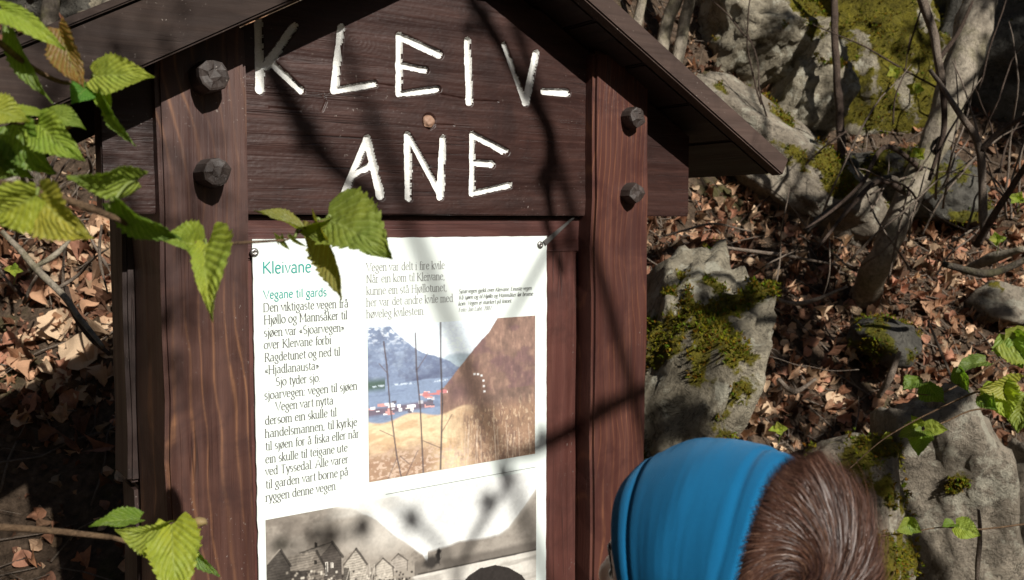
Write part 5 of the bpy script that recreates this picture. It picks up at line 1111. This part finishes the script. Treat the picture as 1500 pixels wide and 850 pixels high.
# ================================================================ FOREST BEHIND THE PHOTOGRAPHER (unseen; spruces, birch and some foliage added for their shade)
m_fol = vcol('unseen_foliage', .7, .2, .2, 0, 50, .3, 10)
def foliage(name, clumps_, per, size, parent, seed, cols=((.030, .055, .012), (.045, .075, .018), (.022, .040, .012))):
    r = np.random.default_rng(seed); n = len(clumps_)*per
    c = np.repeat(np.array([tuple(k[0]) for k in clumps_]), per, 0); rad = np.repeat(np.array([k[1] for k in clumps_], float), per)[:, None]
    d = r.normal(size=(n, 3)); d /= np.linalg.norm(d, axis=1)[:, None]; p = c+d*rad*(r.random((n, 1))**.45)
    a = r.normal(size=(n, 3)); a /= np.linalg.norm(a, axis=1)[:, None]; b = np.cross(a, r.normal(size=(n, 3))); b /= np.linalg.norm(b, axis=1)[:, None]; sz = size*r.uniform(.6, 1.3, (n, 1))
    V_ = np.stack([p-a*sz*.5, p+b*sz*.32, p+a*sz*.5, p-b*sz*.32], 1).reshape(-1, 3)-np.array(tuple(parent.location)); q = np.arange(n*4).reshape(n, 4)
    cc = np.array(cols)[r.integers(0, len(cols), n)]; o = mesh(name, V_, q.tolist(), m_fol, parent, False, np.repeat(cc, 4, 0)); o['kind'] = 'stuff'; return o
def back(v, dist): return v-SUN*dist
bpy.context.view_layer.update(); _dg = bpy.context.evaluated_depsgraph_get()
def seen(px, py, Y):
    r = ray(px, py).normalized(); o_ = Vector((0, 0, EYE))+r*2.0
    ok, p_, *_ = S.ray_cast(_dg, o_, r, distance=9)
    return p_ if ok and p_.y > 1.95 else P(px, py, Y)
GT = empty('tree', (3.6, -1.2, H(3.6, -1.2))); tag(GT, 'crooked bare limbed tree behind and right of the photographer, casting the long shadows', 'tree')
def gt(name, pts, rad, sides=9, rough=.25, wig=.012):
    o = tube(name, pts, rad, m_barkd, None, sides, rough, len(pts), 7, wig); o.data.transform(Matrix.Translation(-GT.location)); o.parent = GT; return o
curve = [back(seen(*p), 3.2) for p in ((900, 180, 4.6), (960, 250, 4.2), (1040, 330, 3.7), (1100, 400, 3.4), (1180, 515, 3.0), (1262, 590, 2.8), (1300, 650, 2.6), (1325, 740, 2.45), (1345, 850, 2.4), (1362, 1000, 2.3))]
gt('limb', curve, [.02, .025, .03, .035, .045, .045, .04, .035, .04, .045], wig=.02)
gt('trunk', [Vector((3.6, -1.2, H(3.6, -1.2)-.1)), Vector((3.5, -.9, 1.0)), curve[-1]+Vector((.5, -.5, -.2)), curve[-1]], [.12, .10, .07, .045])
gt('limb', [back(seen(*p), 3.2) for p in ((1260, 240, 3.9), (1222, 330, 3.5), (1185, 400, 3.3), (1178, 520, 3.0))], [.012, .02, .026, .03])
gt('limb', [back(seen(*p), 3.2) for p in ((1010, 260, 3.9), (1060, 400, 3.3), (1130, 470, 3.1), (1185, 525, 3.0))], [.010, .014, .018, .02])
shade_zones = [((1500, 150, 4.6), .34), ((1495, 40, 4.6), .30), ((1150, 30, 4.3), .10), ((1350, 60, 4.2), .12), ((1210, 190, 4.1), .12), ((1320, 230, 4.0), .16), ((1010, 10, 4.4), .10), ((60, 30, 3.5), .22), ((140, 60, 3.2), .12),
         ((1235, 440, 3.15), .14), ((1150, 330, 3.5), .10), ((1060, 450, 3.0), .10), ((30, 420, 2.2), .07), ((1440, 450, 3.2), .08), ((1170, 600, 2.7), .13), ((960, 640, 2.5), .10), ((1240, 720, 2.5), .10), ((1400, 330, 3.3), .12)]
foliage('foliage', [(back(seen(*z), 3.9), r_) for z, r_ in shade_zones], 95, .055, GT, 3)  # unseen leaf clumps added towards the sun to shade patches of the bank
for z, r_ in shade_zones[::2]: gt('limb', [curve[4], (curve[4]+back(seen(*z), 3.9))/2+Vector((0, 0, .25)), back(seen(*z), 3.9)], [.022, .014, .006], 6)  # limbs added to carry the unseen shade clumps
OB = empty('hazel_bush', (1.9, -.7, H(1.9, -.7))); tag(OB, 'hazel bush beside the photographer whose twigs dapple the board with shade', 'bush')
def ob(pts, rad, dist, N_=1.327):
    q = [back(W(*(lambda a: (a[0], N_, a[1]))(on(x, y, N_))), dist) for x, y in pts]; o = tube('twig', q, rad, m_barkd, None, 7, .2, 5, 6, .006); o.data.transform(Matrix.Translation(-OB.location)); o.parent = OB; return q
q1 = ob([(650, -60), (700, 20), (765, 120), (805, 200), (800, 290), (830, 400)], [.006, .011, .013, .014, .011, .007], 2.3)
q2 = ob([(830, 395), (835, 350), (805, 370), (770, 425), (745, 470)], [.004, .006, .006, .006, .004], 3.0)
q3 = ob([(980, 560), (905, 592), (850, 622), (790, 655), (745, 665)], [.012, .014, .015, .012, .004], 3.0)
q4 = ob([(760, 690), (722, 745), (690, 800), (665, 870), (655, 990)], [.006, .008, .006, .005, .006], 3.0)
q5 = ob([(560, 725), (610, 765), (650, 800), (668, 850)], [.003, .006, .005, .004], 3.0)
q6 = ob([(330, -90), (395, 100), (440, 180), (485, 245), (560, 300)], [.012, .018, .016, .008], 3.0)
q7 = ob([(380, 930), (440, 800), (490, 785), (535, 768)], [.004, .004, .008, .004], 3.0)
def lw(x, y): a = on(x, y, 1.327); return W(a[0], 1.327, a[1])
foliage('foliage', [(back(lw(x, y), 3.0), r_) for x, y, r_ in ((605, 758, .020), (715, 738, .024), (478, 782, .026), (535, 772, .016), (800, 640, .020), (870, 612, .022), (740, 690, .012))]+[(back(lw(455, 205), 2.9), .03), (back(lw(800, 270), 2.3), .024), (back(lw(700, 40), 2.3), .03)]+[(back(seen(px_, py_, 1.9), 4.0), .13) for px_, py_ in ((10, 690), (15, 770), (60, 720), (60, 800), (15, 845), (105, 845), (110, 760))]*3, 26, .022, OB, 9)  # clumps for the lower left ground are added out of view to darken it
gb = Vector((1.9, -.7, H(1.9, -.7)))
for k, e_ in enumerate((q1[0], q3[0], q4[-1], q6[0], q7[0])):
    f_ = e_-SUN*(.9+.2*k)+(Vector((0, 0, -.15)) if k in (2, 4) else Vector((.1, 0, .1))); m_ = f_.lerp(gb, .5)+Vector((.9, -.5, .3)); o = tube('stem', [gb+Vector((k*.03, 0, -.05)), m_, f_, e_.lerp(f_, .4), e_], [.018, .014, .011, .009, .008], m_barkd, None, 7, .2, k, 8, .006); o.data.transform(Matrix.Translation(-OB.location)); o.parent = OB
def sky_block_tree(x, y, h_, rad, seed, label, kind=0):  # unseen tree, added to cut the sky fill
    z0 = H(x, y); e = empty('shade_spruce', (x, y, z0)); tag(e, label, 'tree'); r = random.Random(seed)
    o = tube('trunk', [(0, 0, -.2), (r.uniform(-.1, .1), 0, h_*.5), (0, r.uniform(-.1, .1), h_*.95)], [.18, .12, .02], m_barkd, e, 10, .2, seed, 6)
    cl = []
    for k in range(46):
        t = r.random()**.8; R_ = rad*(1-t)*1.0+.15; a = r.uniform(0, 6.28); q_r = R_*r.uniform(.25, 1); cl.append((Vector((x+math.cos(a)*q_r, y+math.sin(a)*q_r, z0+h_*(.08+.9*t))), .38+.35*(1-t)))
    foliage('crown', cl, 150, .34, e, seed)
k = 0
words = ['broad', 'slender', 'leaning', 'dense', 'ragged', 'tall', 'bushy', 'dark', 'old', 'young', 'heavy', 'narrow', 'drooping', 'thick', 'shaggy', 'stout', 'mossy', 'spindly', 'crooked', 'open', 'sunlit', 'distant', 'rounded', 'sparse']
for (az, dist, hh_) in ((-40, 6.5, 12), (-16, 6.2, 12), (-66, 7.5, 12), (-92, 6.5, 11), (4, 9.0, 12), (82, 7.4, 12), (102, 6.8, 11), (-118, 6.5, 10), (66, 10.5, 12), (-30, 10.5, 12), (-54, 10, 12), (-80, 10, 12), (94, 10, 12), (-104, 9, 12), (10, 14, 8.6), (22, 14.5, 8.4), (33, 14, 8.0), (44, 14.5, 8.6), (56, 14, 8.8)):
    a = math.radians(az); x_, y_ = math.sin(a)*dist, -math.cos(a)*dist
    sky_block_tree(x_, y_, hh_, 2.4 if hh_ > 8 else 2.0, 100+k, words[k]+' dark green spruce added unseen round the photographer to block sky light', 0); k += 1

BT = empty('shade_birch', (-2.6, .6, H(-2.6, .6))); tag(BT, 'unseen birch left of the board, added so its high crown cuts the skylight', 'tree')
bz = BT.location.z; o = tube('trunk', [(0, 0, -.2), (.1, .1, 2.5), (-.1, .3, 5.2), (.3, .8, 8)], [.13, .11, .09, .04], m_bark, BT, 12, .15, 3, 6)  # trunk of the added unseen birch
rb = random.Random(77); cl = []
for k in range(70): cl.append((Vector((rb.uniform(-4.2, 3.6), rb.uniform(.2, 6.5), rb.uniform(7.3, 9.0))), rb.uniform(.5, .85)))
foliage('crown', cl, 60, .26, BT, 78, cols=((.05, .09, .02), (.07, .11, .03)))  # overhead crown added out of view to reduce skylight
for k in range(7):
    c_ = cl[k*9][0]-BT.location; tube('branch', [Vector((.0, .35, 5.0+.3*k)), c_*.5+Vector((0, 0, 3.2)), c_], [.05, .03, .01], m_bark, BT, 7, .2, k, 6)  # branches of the added unseen birch
